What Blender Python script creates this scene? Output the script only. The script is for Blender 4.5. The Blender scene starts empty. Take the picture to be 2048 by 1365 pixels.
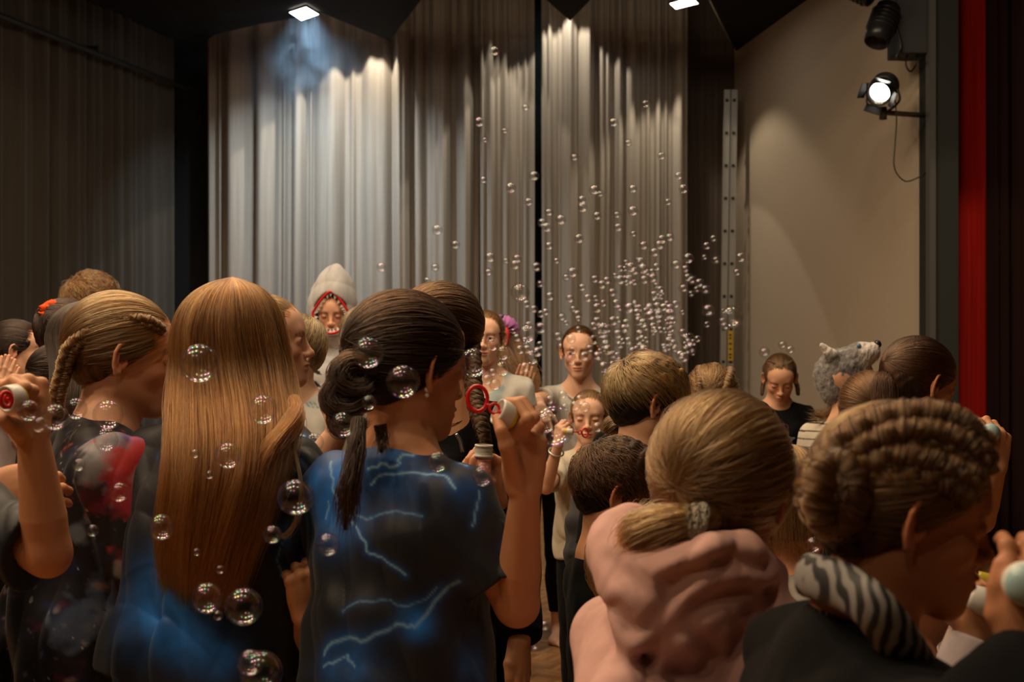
import bpy, math, random
import numpy as np
from mathutils import Vector, Matrix

# ------------------------------------------------------------------ camera, world, lights
sc = bpy.context.scene
col = sc.collection
F, CX, CY, CH = 2600.0, 1024.0, 682.5, 1.5
cam_d = bpy.data.cameras.new('camera')
cam = bpy.data.objects.new('camera', cam_d); col.objects.link(cam)
cam.location = (0, 0, CH); cam.rotation_euler = (math.pi/2, 0, 0)
cam_d.sensor_width = 36; cam_d.lens = 36*F/2048
cam_d.clip_start = 0.05
cam_d.dof.use_dof = True; cam_d.dof.focus_distance = 3.0; cam_d.dof.aperture_fstop = 6.5
sc.camera = cam
sc.view_settings.view_transform = 'Standard'; sc.view_settings.look = 'None'
sc.view_settings.exposure = 0.0; sc.view_settings.gamma = 1.0
sc.cycles.transparent_max_bounces = 40
sc.cycles.max_bounces = 7; sc.cycles.diffuse_bounces = 2; sc.cycles.glossy_bounces = 3
sc.cycles.transmission_bounces = 5; sc.cycles.volume_bounces = 0
sc.cycles.sample_clamp_indirect = 4.0
sc.cycles.caustics_reflective = False; sc.cycles.caustics_refractive = False
sc.cycles.volume_step_rate = 3.0

world = bpy.data.worlds.new('hall'); sc.world = world; world.use_nodes = True
world.node_tree.nodes['Background'].inputs[0].default_value = (0.55, 0.42, 0.32, 1)
world.node_tree.nodes['Background'].inputs[1].default_value = 0.015

def look(o, target):
    o.rotation_euler = (Vector(target) - o.location).to_track_quat('-Z', 'Y').to_euler()
def lamp_area(name, loc, target, size, power, color, spread=math.pi):
    l = bpy.data.lights.new(name, 'AREA'); l.shape = 'DISK'; l.size = size
    l.energy = power; l.color = color; l.spread = spread
    o = bpy.data.objects.new(name, l); col.objects.link(o); o.location = loc; look(o, target)
    return o
def lamp_spot(name, loc, target, angle, power, color, blend=0.15, size=0.05):
    l = bpy.data.lights.new(name, 'SPOT'); l.spot_size = math.radians(angle); l.spot_blend = blend
    l.energy = power; l.color = color; l.shadow_soft_size = size
    o = bpy.data.objects.new(name, l); col.objects.link(o); o.location = loc; look(o, target)
    return o
WARM = (1.0, 0.72, 0.44)
# rows of lamps in the ceiling of the hall, over the crowd's left side and behind the photographer
for i, (x, y, pw) in enumerate([(-3.4, 1.2, 42), (-2.2, 1.0, 38), (-1.0, 1.2, 24), (0.4, 1.0, 14), (-3.4, 3.2, 34), (-2.3, 3.5, 36), (-1.2, 3.3, 34), (0.0, 3.6, 26), (-3.0, 5.2, 34), (-1.8, 5.0, 34), (-0.6, 5.3, 30), (-2.4, -1.0, 14), (-0.8, -1.3, 12)]):
    lamp_area("hall_lamp", (x, y, 4.9), (x*0.85+0.2, y-0.1, 0.8), 0.42 if y > 2 else 0.24, pw, WARM)
# stage lamps above the performers, shining down on the floor in front of the curtain
for x in (-1.4, 0.2, 1.5):
    lamp_area('stage_lamp', (x, 5.0, 4.4), (x*0.8, 6.6, 0.9), 0.25, 20, (1.0, 0.80, 0.58))
# lamps in the ceiling slots washing down the back curtain
CW = (1.0, 0.88, 0.70)
lamp_spot('curtain_lamp', (-1.32, 11.82, 4.50), (-1.20, 11.96, 1.5), 98, 66, CW, 0.06, 0.03)
lamp_spot('curtain_lamp', (-0.10, 11.90, 5.00), (-0.09, 11.98, 1.5), 46, 56, CW, 0.05, 0.03)
lamp_spot('curtain_lamp', (0.42, 11.84, 4.85), (0.50, 11.94, 1.5), 80, 62, CW, 0.06, 0.03)
# stage lantern on the side wall, throws its beam towards the stage
lamp_spot('lantern_beam', (2.36, 8.25, 3.12), (0.6, 7.0, 0.9), 44, 50, (1.0, 0.93, 0.80), 0.3, 0.05)
# wash on the side wall
lamp_spot('wall_wash', (1.30, 11.7, 4.26), (1.85, 11.3, 0.0), 98, 44, (1.0, 0.84, 0.62), 0.35, 0.03)
# unseen spot added to brighten the red curtain past the side wall's edge
lamp_spot('red_curtain_added_spot', (2.3, 4.2, 4.6), (3.14, 8.9, 1.55), 19, 150, (1.0, 0.75, 0.5), 0.5, 0.05)
# ------------------------------------------------------------------ helpers
f32 = np.float32
def P(x, y, d): return np.array([(x-CX)/F*d, d, CH-(y-CY)/F*d])
def V3(*a): return np.array(a, dtype=float)
def nrm(v): v = np.asarray(v, float); return v/(np.linalg.norm(v)+1e-12)
def rotz(a): c, s = math.cos(a), math.sin(a); return np.array([[c,-s,0],[s,c,0],[0,0,1.0]])
def rotx(a): c, s = math.cos(a), math.sin(a); return np.array([[1.0,0,0],[0,c,-s],[0,s,c]])
def roty(a): c, s = math.cos(a), math.sin(a); return np.array([[c,0,s],[0,1.0,0],[-s,0,c]])
R_ = math.radians

def link(name, data, parent=None, mat=None):
    o = bpy.data.objects.new(name, data); col.objects.link(o)
    if parent is not None: o.parent = parent; o.matrix_parent_inverse = parent.matrix_world.inverted()
    if mat is not None: data.materials.append(mat)
    return o
def tag(o, label, cat, group=None, kind=None):
    if label: o['label'] = label
    if cat: o['category'] = cat
    if group: o['group'] = group
    if kind: o['kind'] = kind
    return o
def npmesh(name, v, f, smooth=True):
    """v (n,3), f (m,4) or (m,3) or list of both arrays"""
    me = bpy.data.meshes.new(name)
    fs = f if isinstance(f, list) else [f]
    fs = [np.asarray(a, dtype=np.int32) for a in fs if len(a)]
    v = np.asarray(v, dtype=f32)
    me.vertices.add(len(v)); me.vertices.foreach_set('co', v.ravel())
    loops = np.concatenate([a.ravel() for a in fs]); tot = np.concatenate([np.full(len(a), a.shape[1], dtype=np.int32) for a in fs])
    st = np.concatenate([[0], np.cumsum(tot)[:-1]]).astype(np.int32)
    me.loops.add(len(loops)); me.loops.foreach_set('vertex_index', loops)
    me.polygons.add(len(tot)); me.polygons.foreach_set('loop_start', st); me.polygons.foreach_set('loop_total', tot)
    me.update(calc_edges=True)
    me.polygons.foreach_set('use_smooth', np.full(len(tot), smooth))
    me.validate()
    return me
def set_col(me, c):
    a = me.color_attributes.new('Col', 'FLOAT_COLOR', 'POINT')
    c4 = np.ones((len(me.vertices), 4), dtype=f32); c4[:, :3] = c
    a.data.foreach_set('color', c4.ravel())
class MB:
    """collects pieces into one mesh"""
    def __init__(s): s.v = []; s.q = []; s.t = []; s.n = 0
    def add(s, v, q=(), t=()):
        v = np.asarray(v, float)
        s.v.append(v)
        if len(q): s.q.append(np.asarray(q)+s.n)
        if len(t): s.t.append(np.asarray(t)+s.n)
        s.n += len(v)
    def box(s, lo, hi, M=None, c=(0,0,0)):
        lo = np.asarray(lo, float); hi = np.asarray(hi, float)
        v = np.array([[x,y,z] for x in (lo[0],hi[0]) for y in (lo[1],hi[1]) for z in (lo[2],hi[2])])
        if M is not None: v = v@np.asarray(M).T + np.asarray(c)
        s.add(v, [[0,1,3,2],[4,6,7,5],[0,4,5,1],[2,3,7,6],[0,2,6,4],[1,5,7,3]])
    def prism(s, poly, z0, z1):
        n = len(poly); v = [(x,y,z0) for x,y in poly]+[(x,y,z1) for x,y in poly]
        s.add(v, [[i,(i+1)%n,(i+1)%n+n,i+n] for i in range(n)])
        from mathutils.geometry import tessellate_polygon
        tri = np.array(tessellate_polygon([[Vector((x,y,0)) for x,y in poly]]))
        s.t.append(tri+s.n-2*n); s.t.append(tri[:, ::-1]+s.n-n)
    def sweep(s, pts, ra, rb=None, n=12, up=None, closed=False, cap=True, tw=0.0):
        v, q = sweep_vq(pts, ra, rb, n, up, closed, tw)
        t = []
        m = len(pts)
        if cap and not closed:
            v = np.vstack([v, np.asarray(pts[0])[None], np.asarray(pts[-1])[None]])
            for i in range(n):
                t.append([m*n, (i+1)%n, i]); t.append([m*n+1, (m-1)*n+i, (m-1)*n+(i+1)%n])
        s.add(v, q, t)
    def lathe(s, prof, c=(0,0,0), axis=(0,0,1), n=24):
        """profile [(radius, height)]"""
        axis = nrm(axis); u = nrm(np.cross(axis, (0.3,0.9,0.1))); w = np.cross(axis, u)
        a = np.linspace(0, 2*np.pi, n, endpoint=False); c = np.asarray(c, float)
        v = np.concatenate([c+axis*h+r*(np.cos(a)[:,None]*u+np.sin(a)[:,None]*w) for r, h in prof])
        q = [[j*n+i, j*n+(i+1)%n, (j+1)*n+(i+1)%n, (j+1)*n+i] for j in range(len(prof)-1) for i in range(n)]
        s.add(v, q)
    def mesh(s, name, smooth=True):
        f = []
        if s.q: f.append(np.concatenate(s.q))
        if s.t: f.append(np.concatenate(s.t))
        return npmesh(name, np.concatenate(s.v), f, smooth)
    def build(s, name, mat, parent=None, smooth=True, bevel=0):
        o = link(name, s.mesh(name, smooth), parent, mat)
        if bevel:
            b = o.modifiers.new('bevel', 'BEVEL'); b.width = bevel; b.segments = 2; b.limit_method = 'ANGLE'
        return o
def frames(pts, up=None):
    pts = np.asarray(pts, float); T = np.gradient(pts, axis=0); T /= np.linalg.norm(T, axis=1)[:,None]+1e-12
    u = np.asarray(up if up is not None else (0.21,0.1,1.0), float)
    if abs(np.dot(nrm(u), T[0])) > 0.95: u = V3(0.1,-1,0.2)
    A = []; B = []
    a = nrm(u-T[0]*np.dot(u, T[0]))
    for t in T:
        a = a-t*np.dot(a, t); a = nrm(a); A.append(a); B.append(np.cross(t, a))
    return T, np.array(A), np.array(B)
def sweep_vq(pts, ra, rb=None, n=12, up=None, closed=False, tw=0.0):
    pts = np.asarray(pts, float); m = len(pts)
    ra = np.broadcast_to(np.asarray(ra, float), (m,)); rb = ra if rb is None else np.broadcast_to(np.asarray(rb, float), (m,))
    T, A, B = frames(pts, up)
    if closed:
        T = np.roll(pts,-1,0)-np.roll(pts,1,0); T /= np.linalg.norm(T,axis=1)[:,None]
        nn = nrm(up if up is not None else np.cross(T[0], T[m//4])); A = np.tile(nn, (m,1)); B = np.cross(T, A)
    a = np.linspace(0, 2*np.pi, n, endpoint=False)
    v = pts[:,None]+ (np.cos(a)[None,:,None]*A[:,None]*ra[:,None,None]+np.sin(a)[None,:,None]*B[:,None]*rb[:,None,None])
    v = v.reshape(-1,3); i = np.arange(n); q = []
    for j in range(m if closed else m-1):
        k = (j+1)%m
        q.append(np.stack([j*n+i, j*n+(i+1)%n, k*n+(i+1)%n, k*n+i], 1))
    return v, np.concatenate(q)
def resample(pts, n):
    """Catmull-Rom through control points, n samples"""
    p = np.asarray(pts, float); k = len(p)
    if k == 2: t = np.linspace(0,1,n)[:,None]; return p[0]*(1-t)+p[1]*t
    e = np.vstack([2*p[0]-p[1], p, 2*p[-1]-p[-2]])
    t = np.linspace(0, k-1-1e-6, n); i = t.astype(int); u = (t-i)[:,None]
    a, b, c, d = e[i], e[i+1], e[i+2], e[i+3]
    return 0.5*((2*b)+(c-a)*u+(2*a-5*b+4*c-d)*u**2+(3*b-a-3*c+d)*u**3)

# ------------------------------------------------------------------ distance fields and surface nets
def L(p): return np.sqrt(np.einsum('ij,ij->i', p, p))
def rc(a, b, ra, rb=None):
    a = np.asarray(a, f32); b = np.asarray(b, f32); rb = ra if rb is None else rb
    ba = b-a; dd = float(ba@ba)+1e-12
    def fn(p):
        pa = p-a; t = np.clip((pa@ba)/dd, 0, 1)
        return L(pa-t[:,None]*ba)-(ra+(rb-ra)*t)
    fn.b = (np.minimum(a-ra, b-rb), np.maximum(a+ra, b+rb)); return fn
def el(c, r, M=None):
    c = np.asarray(c, f32); r = np.asarray(r, f32)
    M = np.eye(3, dtype=f32) if M is None else np.asarray(M, f32)
    def fn(p):
        q = (p-c)@M/r; k0 = L(q); k1 = L(q/r)
        return k0*(k0-1)/(k1+1e-9)
    e = np.sqrt(((M*r)**2).sum(1)); fn.b = (c-e, c+e); return fn
def hs_(n, pt):
    n = nrm(n).astype(f32); k = float(n@np.asarray(pt))
    return lambda p: p@n-k
def inter(*fs):
    def fn(p):
        d = fs[0](p)
        for g in fs[1:]: d = np.maximum(d, g(p))
        return d
    fn.b = fs[0].b; return fn
def chain(pts, rs, k=0.0):
    fs = [rc(pts[i], pts[i+1], rs[i], rs[i+1]) for i in range(len(pts)-1)]
    def fn(p):
        d = fs[0](p)
        for g in fs[1:]: d = np.minimum(d, g(p))
        return d
    fn.b = (np.min([g.b[0] for g in fs], 0), np.max([g.b[1] for g in fs], 0)); return fn
class S:
    def __init__(s): s.ops = []; s.post = None
    def add(s, fn, k=0.02): s.ops.append((1, fn, k)); return s
    def sub(s, fn, k=0.005): s.ops.append((-1, fn, k)); return s
    def cut(s, fn, k=0.003): s.ops.append((0, fn, k)); return s      # intersect
from concurrent.futures import ThreadPoolExecutor
POOL = ThreadPoolExecutor(4)
def _eval(s, p):
    if len(p) > 9000:
        return np.concatenate(list(POOL.map(s, [p[i:i+6000] for i in range(0, len(p), 6000)])))
    d = None; lo_ = p.min(0)-0.13; hi_ = p.max(0)+0.13
    for m, fn, k in s.ops:
        b_ = getattr(fn, 'b', None)
        if m != 0 and b_ is not None and ((b_[0] > hi_).any() or (b_[1] < lo_).any()):
            if d is None: d = np.full(len(p), 9.0, f32)
            continue
        e = fn(p)
        if d is None: d = e; continue
        if m == 1:
            h = np.clip(0.5+0.5*(d-e)/k, 0, 1); d = d*(1-h)+e*h-k*h*(1-h)
        else:
            if m == -1: e = -e
            h = np.clip(0.5+0.5*(e-d)/k, 0, 1); d = d*(1-h)+e*h+k*h*(1-h)
    if s.post is not None: d = d+s.post(p)
    return d.astype(f32)
S.__call__ = _eval
def folds(seed, amp, wl=0.10, n=6, M=None, aniso=(1,1,0.38)):
    rs = np.random.RandomState(seed); D = rs.normal(size=(n,3))*np.array(aniso)
    D /= np.linalg.norm(D,axis=1)[:,None]
    D = D*(2*np.pi/(wl*rs.uniform(0.6,1.6,(n,1)))); ph = rs.uniform(0,6.3,n)
    if M is not None: D = D@np.asarray(M).T
    D = D.astype(f32)
    def fn(p):
        w = 0.35*np.sin(p@D[0]*0.5+1.0); o = 0
        for i in range(n):
            a_ = p@D[i]+ph[i]+w*2; o = o+(np.sin(a_) if i%2 else 0.9-1.9*np.abs(np.sin(a_*0.5))**0.8)
        return (amp*1.25/ math.sqrt(n))*o
    return fn
def nets(shape, res, lo=None, hi=None, B=8, newton=1):
    adds = [o[1] for o in shape.ops if o[0] == 1]
    if lo is None:
        lo = np.min([a.b[0] for a in adds], 0)-2.5*res-0.004; hi = np.max([a.b[1] for a in adds], 0)+2.5*res+0.004
    lo = np.asarray(lo, float); hi = np.asarray(hi, float)
    nb = np.maximum(1, np.ceil((hi-lo)/(res*B)).astype(int)); n = nb*B+1
    bi = np.stack(np.meshgrid(*[np.arange(k) for k in nb], indexing='ij'), -1).reshape(-1,3)
    cen = (lo+(bi+0.5)*res*B).astype(f32)
    dc = shape(cen); act = np.abs(dc) < res*B*0.87*1.4+0.008
    V = np.repeat(np.repeat(np.repeat(dc.reshape(nb), B, 0), B, 1), B, 2)
    V = np.pad(V, ((0,1),(0,1),(0,1)), mode='edge')
    off = np.stack(np.meshgrid(*[np.arange(B+1)]*3, indexing='ij'), -1).reshape(-1,3)
    ab = bi[act]
    def job(c):
        idx = (ab[c:c+12,None]*B+off[None]).reshape(-1,3); lin = np.ravel_multi_index(idx.T, n)
        return lin, shape((lo+idx*res).astype(f32))
    for lin, val in POOL.map(job, range(0, len(ab), 12)): V.reshape(-1)[lin] = val
    V[0]=V[-1]=1; V[:,0]=V[:,-1]=1; V[:,:,0]=V[:,:,-1]=1
    s = V < 0
    cnt = np.zeros(tuple(n-1), np.int8)
    for a in (0,1):
        for b in (0,1):
            for c in (0,1): cnt += s[a:n[0]-1+a, b:n[1]-1+b, c:n[2]-1+c]
    ci = np.argwhere((cnt > 0) & (cnt < 8))
    vid = np.full(tuple(n-1), -1, np.int32); vid[tuple(ci.T)] = np.arange(len(ci))
    cor = np.array([[a,b,c] for a in (0,1) for b in (0,1) for c in (0,1)])
    cv = np.stack([V[tuple((ci+k).T)] for k in cor], 1)
    acc = np.zeros((len(ci),3)); w = np.zeros(len(ci))
    for i in range(8):
        for j in range(i+1, 8):
            if np.abs(cor[i]-cor[j]).sum() != 1: continue
            m = (cv[:,i] < 0) != (cv[:,j] < 0)
            t = np.where(m, cv[:,i]/(cv[:,i]-cv[:,j]+1e-20), 0)
            acc += m[:,None]*(cor[i]+t[:,None]*(cor[j]-cor[i])); w += m
    v = lo+(ci+acc/w[:,None])*res
    quads = []
    for ax in range(3):
        b, c = (ax+1)%3, (ax+2)%3
        sl0 = [slice(1,n[i]-1) for i in range(3)]; sl0[ax] = slice(0, n[ax]-1)
        sl1 = list(sl0); sl1[ax] = slice(1, n[ax])
        s0, s1 = s[tuple(sl0)], s[tuple(sl1)]
        e = np.argwhere(s0 != s1); o = np.zeros(3, int); o[b] = o[c] = 1; inside = s0[tuple(e.T)]; e = e+o
        eb = np.zeros(3, int); eb[b] = 1; ec = np.zeros(3, int); ec[c] = 1
        q = np.stack([vid[tuple((e-eb-ec).T)], vid[tuple((e-ec).T)], vid[tuple(e.T)], vid[tuple((e-eb).T)]], 1)
        q[~inside] = q[~inside][:, ::-1]
        quads.append(q)
    q = np.concatenate(quads); q = q[(q >= 0).all(1)]
    for _ in range(newton):
        p = v.astype(f32); h = res*0.5; d = shape(p)
        g = np.stack([shape(p+np.eye(3, dtype=f32)[i]*h)-d for i in range(3)], 1)/h
        gg = np.maximum((g*g).sum(1), 0.25)
        v = v-np.clip(d/gg, -res, res)[:,None]*g
    return v, q
def merge(parts):
    v = []; q = []; n = 0
    for a, b in parts: v.append(a); q.append(b+n); n += len(a)
    return np.concatenate(v), np.concatenate(q)
# ------------------------------------------------------------------ materials
def newmat(name):
    m = bpy.data.materials.new(name); m.use_nodes = True
    nt = m.node_tree; return m, nt, nt.nodes['Principled BSDF'], nt.nodes['Material Output']
def nd(nt, t, **kw):
    n = nt.nodes.new(t)
    for k, v in kw.items():
        if k.startswith('i_'):
            key = k[2:]; key = int(key) if key.isdigit() else key.replace('_', ' ')
            n.inputs[key].default_value = v
        else: setattr(n, k, v)
    return n
def c4(c): return (c[0], c[1], c[2], 1.0)
def ramp(nt, stops, interp='LINEAR'):
    n = nt.nodes.new('ShaderNodeValToRGB'); r = n.color_ramp; r.interpolation = interp
    while len(r.elements) < len(stops): r.elements.new(0.5)
    for e, (p, c) in zip(r.elements, stops): e.position = p; e.color = c4(c) if len(c) == 3 else c
    return n
def objvec(nt, scale=(1,1,1)):
    tc = nd(nt, 'ShaderNodeTexCoord'); mp = nd(nt, 'ShaderNodeMapping'); mp.inputs['Scale'].default_value = scale
    nt.links.new(tc.outputs['Object'], mp.inputs['Vector']); return mp.outputs['Vector']
def bump(nt, pb, scale, strength, dist=0.002, vscale=(1,1,1), detail=3, chain_=None):
    n = nd(nt, 'ShaderNodeTexNoise', i_Scale=scale, i_Detail=detail); nt.links.new(objvec(nt, vscale), n.inputs['Vector'])
    b = nd(nt, 'ShaderNodeBump', i_Strength=strength, i_Distance=dist); nt.links.new(n.outputs['Fac'], b.inputs['Height'])
    if chain_ is not None: nt.links.new(chain_.outputs['Normal'], b.inputs['Normal'])
    nt.links.new(b.outputs['Normal'], pb.inputs['Normal']); return b
def simple(name, c, rough=0.6, metal=0.0, spec=0.5, bmp=None, **kw):
    m, nt, pb, out = newmat(name)
    pb.inputs['Base Color'].default_value = c4(c); pb.inputs['Roughness'].default_value = rough
    pb.inputs['Metallic'].default_value = metal; pb.inputs['Specular IOR Level'].default_value = spec
    for k, v in kw.items(): pb.inputs[k.replace('_', ' ')].default_value = v
    if bmp: bump(nt, pb, *bmp)
    return m
def emis(name, c, s):
    m, nt, pb, out = newmat(name); nt.nodes.remove(pb); e = nd(nt, 'ShaderNodeEmission', i_Color=c4(c), i_Strength=s)
    nt.links.new(e.outputs[0], out.inputs[0]); return m
def fabric(name, c, rough=0.92, sheen=0.03, var=0.05, weave=700, fold=0.5, foldscale=9, spec=0.08, attr=False):
    m, nt, pb, out = newmat(name)
    pb.inputs['Roughness'].default_value = rough; pb.inputs['Specular IOR Level'].default_value = spec
    pb.inputs['Sheen Weight'].default_value = sheen; pb.inputs['Sheen Roughness'].default_value = 0.5
    n = nd(nt, 'ShaderNodeTexNoise', i_Scale=60, i_Detail=4); nt.links.new(objvec(nt), n.inputs['Vector'])
    mx = nd(nt, 'ShaderNodeMix', data_type='RGBA', blend_type='MULTIPLY'); mx.inputs[0].default_value = var*3
    nt.links.new(n.outputs['Fac'], mx.inputs[7])
    if attr:
        a = nd(nt, 'ShaderNodeAttribute', attribute_name='Col'); nt.links.new(a.outputs['Color'], mx.inputs[6])
    else: mx.inputs[6].default_value = c4(c)
    nt.links.new(mx.outputs[2], pb.inputs['Base Color'])
    b1 = bump(nt, pb, foldscale, fold, 0.03, (1,1,0.5), 2)
    bump(nt, pb, weave, 0.25, 0.0008, (1,1,1), 2, b1)
    return m
M = {}
m, nt, pb, out = newmat('skin'); M['skin'] = m
a = nd(nt, 'ShaderNodeAttribute', attribute_name='Col'); nt.links.new(a.outputs['Color'], pb.inputs['Base Color'])
pb.inputs['Roughness'].default_value = 0.5; pb.inputs['Specular IOR Level'].default_value = 0.35
pb.inputs['Subsurface Weight'].default_value = 0.12; pb.inputs['Subsurface Radius'].default_value = (1.0, 0.35, 0.2); pb.inputs['Subsurface Scale'].default_value = 0.012
bump(nt, pb, 420, 0.12, 0.0006)
def hairmat(name, c, c2=None, strand=False):
    c2 = c2 or tuple(0.55*x for x in c)
    if strand:
        m, nt, pb, out = newmat(name); nt.nodes.remove(pb)
        h = nd(nt, 'ShaderNodeBsdfHairPrincipled'); h.parametrization = 'COLOR'
        h.inputs['Roughness'].default_value = 0.32; h.inputs['Radial Roughness'].default_value = 0.45
        hi = nd(nt, 'ShaderNodeHairInfo'); mx = nd(nt, 'ShaderNodeMix', data_type='RGBA')
        mx.inputs[6].default_value = c4(c2); mx.inputs[7].default_value = c4(c)
        nt.links.new(hi.outputs['Random'], mx.inputs[0]); nt.links.new(mx.outputs[2], h.inputs['Color'])
        nt.links.new(h.outputs[0], out.inputs[0]); return m
    m, nt, pb, out = newmat(name)
    n = nd(nt, 'ShaderNodeTexNoise', i_Scale=70, i_Detail=4); nt.links.new(objvec(nt, (1,1,0.18)), n.inputs['Vector'])
    r = ramp(nt, [(0.3, tuple(0.45*x for x in c2)), (0.7, tuple(0.7*x for x in c))]); nt.links.new(n.outputs['Fac'], r.inputs[0]); nt.links.new(r.outputs[0], pb.inputs['Base Color'])
    pb.inputs['Roughness'].default_value = 0.55; pb.inputs['Specular IOR Level'].default_value = 0.3
    bump(nt, pb, 160, 0.6, 0.003, (1,1,0.12))
    return m
HC = {'auburn': ((0.58,0.225,0.055),(0.12,0.036,0.008)), 'dark': ((0.050,0.022,0.011),(0.018,0.008,0.004)), 'brown': ((0.17,0.07,0.025),(0.045,0.019,0.008)),
      'midbrown': ((0.32,0.15,0.05),(0.075,0.033,0.012)), 'blond': ((0.62,0.42,0.20),(0.36,0.22,0.09)), 'darkblond': ((0.52,0.265,0.095),(0.11,0.048,0.017)),
      'red': ((0.34,0.13,0.05),(0.16,0.06,0.025)), 'streak': ((0.95,0.55,0.21),(0.10,0.042,0.015)), 'black': ((0.05,0.032,0.022),(0.02,0.013,0.009))}
sc_h = lambda c, k: tuple((x**1.12)*k for x in c)
HM = {k: (hairmat('hair_'+k, sc_h(v[0],0.6), sc_h(v[1],0.6)), hairmat('strands_'+k, sc_h(v[0],0.55), sc_h(v[1],0.5), strand=True)) for k, v in HC.items()}
# ------------------------------------------------------------------ heads
C0 = V3(0,-0.018,0.028); R0 = V3(0.0735,0.094,0.084)
def head_ops(s, H, R, hs, N, age=1.0, eyes='open', side_ears=(1,-1), jaw=1.0):
    w = lambda *l: H+R@(np.array(l)*hs)
    r = lambda *l: np.array(l)*hs
    s.add(el(w(*C0), r(*R0), R), 0.02)
    s.add(el(w(0,0.028,0.035), r(0.061,0.056,0.054), R), 0.03*hs)
    s.add(el(w(0,0.020,-0.036), r(0.053,0.058,0.062), R), 0.03*hs)
    for q in (-1, 1):
        s.add(rc(w(q*0.041,-0.004,-0.056), w(q*0.009,0.058,-0.094), 0.020*hs*jaw, 0.016*hs), 0.03*hs)
        s.add(el(w(q*0.035,0.047,-0.028), r(0.022,0.027,0.022), R), 0.02*hs)
    s.add(el(w(0,0.0680,-0.097), r(0.019,0.0175,0.016), R), 0.02*hs)
    s.add(rc(w(-0.030,0.069,0.022), w(0.030,0.069,0.022), 0.010*hs), 0.02*hs)
    s.add(el(w(0,0.0650,-0.061), r(0.030,0.0245,0.027), R), 0.02*hs)
    # neck
    s.add(rc(w(0,-0.028,-0.045), N, 0.050*hs, 0.053*hs), 0.03*hs)
    for q in (-1, 1): s.sub(el(w(q*0.031,0.0895,0.001), r(0.016,0.0125,0.0105), R), 0.012*hs)
    # lids
    for q in (-1, 1):
        lid = el(w(q*0.031,0.0690,0.0), r(0.0158,0.0142,0.0128), R)
        if eyes == 'open':
            sl = el(w(q*0.031,0.084,-0.0008), r(0.0125,0.012,0.0042), R)
            def lf(p, lid=lid, sl=sl): return np.maximum(lid(p), -sl(p))
            lf.b = lid.b; s.add(lf, 0.003*hs)
        else: s.add(lid, 0.003*hs)
    # nose
    s.add(rc(w(0,0.0785,0.012), w(0,0.0955,-0.028), 0.0065*hs, 0.0090*hs), 0.014*hs)
    s.add(el(w(0,0.0985,-0.0335), r(0.0105,0.0110,0.0092), R), 0.008*hs)
    for q in (-1, 1):
        s.add(el(w(q*0.0112,0.0895,-0.0365), r(0.0076,0.0105,0.0072), R), 0.006*hs)
        s.sub(el(w(q*0.0062,0.0955,-0.0450), r(0.0034,0.0050,0.0025), R), 0.002)
    # lips
    s.add(el(w(0,0.0855,-0.0600), r(0.0200,0.0110,0.0058), R), 0.005*hs)
    s.add(el(w(0,0.0845,-0.0710), r(0.0165,0.0110,0.0068), R), 0.005*hs)
    s.sub(el(w(0,0.0975,-0.0655), r(0.023,0.010,0.0012 if eyes != 'talk' else 0.004), R), 0.003*hs)
    # ears
    for q in side_ears:
        E = w(q*0.0755,-0.010,-0.006)
        fl = R_(22)*q
        Re = R@rotz(fl)                       # flare: back edge away from the skull
        u = Re@V3(0,1,0); v = Re@V3(0,0.16,0.987); n = Re@V3(q,0,0)
        def ep(a, b, c=0.0): return E+hs*(a*u+b*v+c*n)
        Me = np.stack([np.cross(v, n), v, n], 1)
        s.add(el(ep(-0.002,0.002,0.001), r(0.0155,0.029,0.0045), Me), 0.006*hs)
        s.sub(el(ep(0.001,-0.002,0.0075), r(0.0085,0.015,0.0062), Me), 0.003*hs)
        s.sub(el(ep(-0.001,0.017,0.007), r(0.008,0.008,0.004), Me), 0.003*hs)
        hel = [ep(0.009,0.000,0.004), ep(0.0135,0.014,0.004), ep(0.008,0.026,0.005), ep(-0.003,0.0315,0.0065), ep(-0.0125,0.026,0.008), ep(-0.017,0.012,0.009), ep(-0.015,-0.004,0.008), ep(-0.010,-0.018,0.006), ep(-0.003,-0.027,0.004)]
        s.add(chain(hel, np.array([0.0028,0.0032,0.0034,0.0036,0.0038,0.0036,0.0034,0.0040,0.0055])*hs), 0.0025*hs)
        s.add(el(ep(0.0,-0.027,0.003), r(0.0072,0.009,0.004), Me), 0.003*hs)
        s.add(rc(ep(0.0115,-0.008,0.003), ep(0.008,-0.016,0.002), 0.0042*hs), 0.003*hs)
        s.add(rc(ep(-0.0085,0.012,0.005), ep(-0.006,-0.012,0.0045), 0.0026*hs), 0.002*hs)
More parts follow.
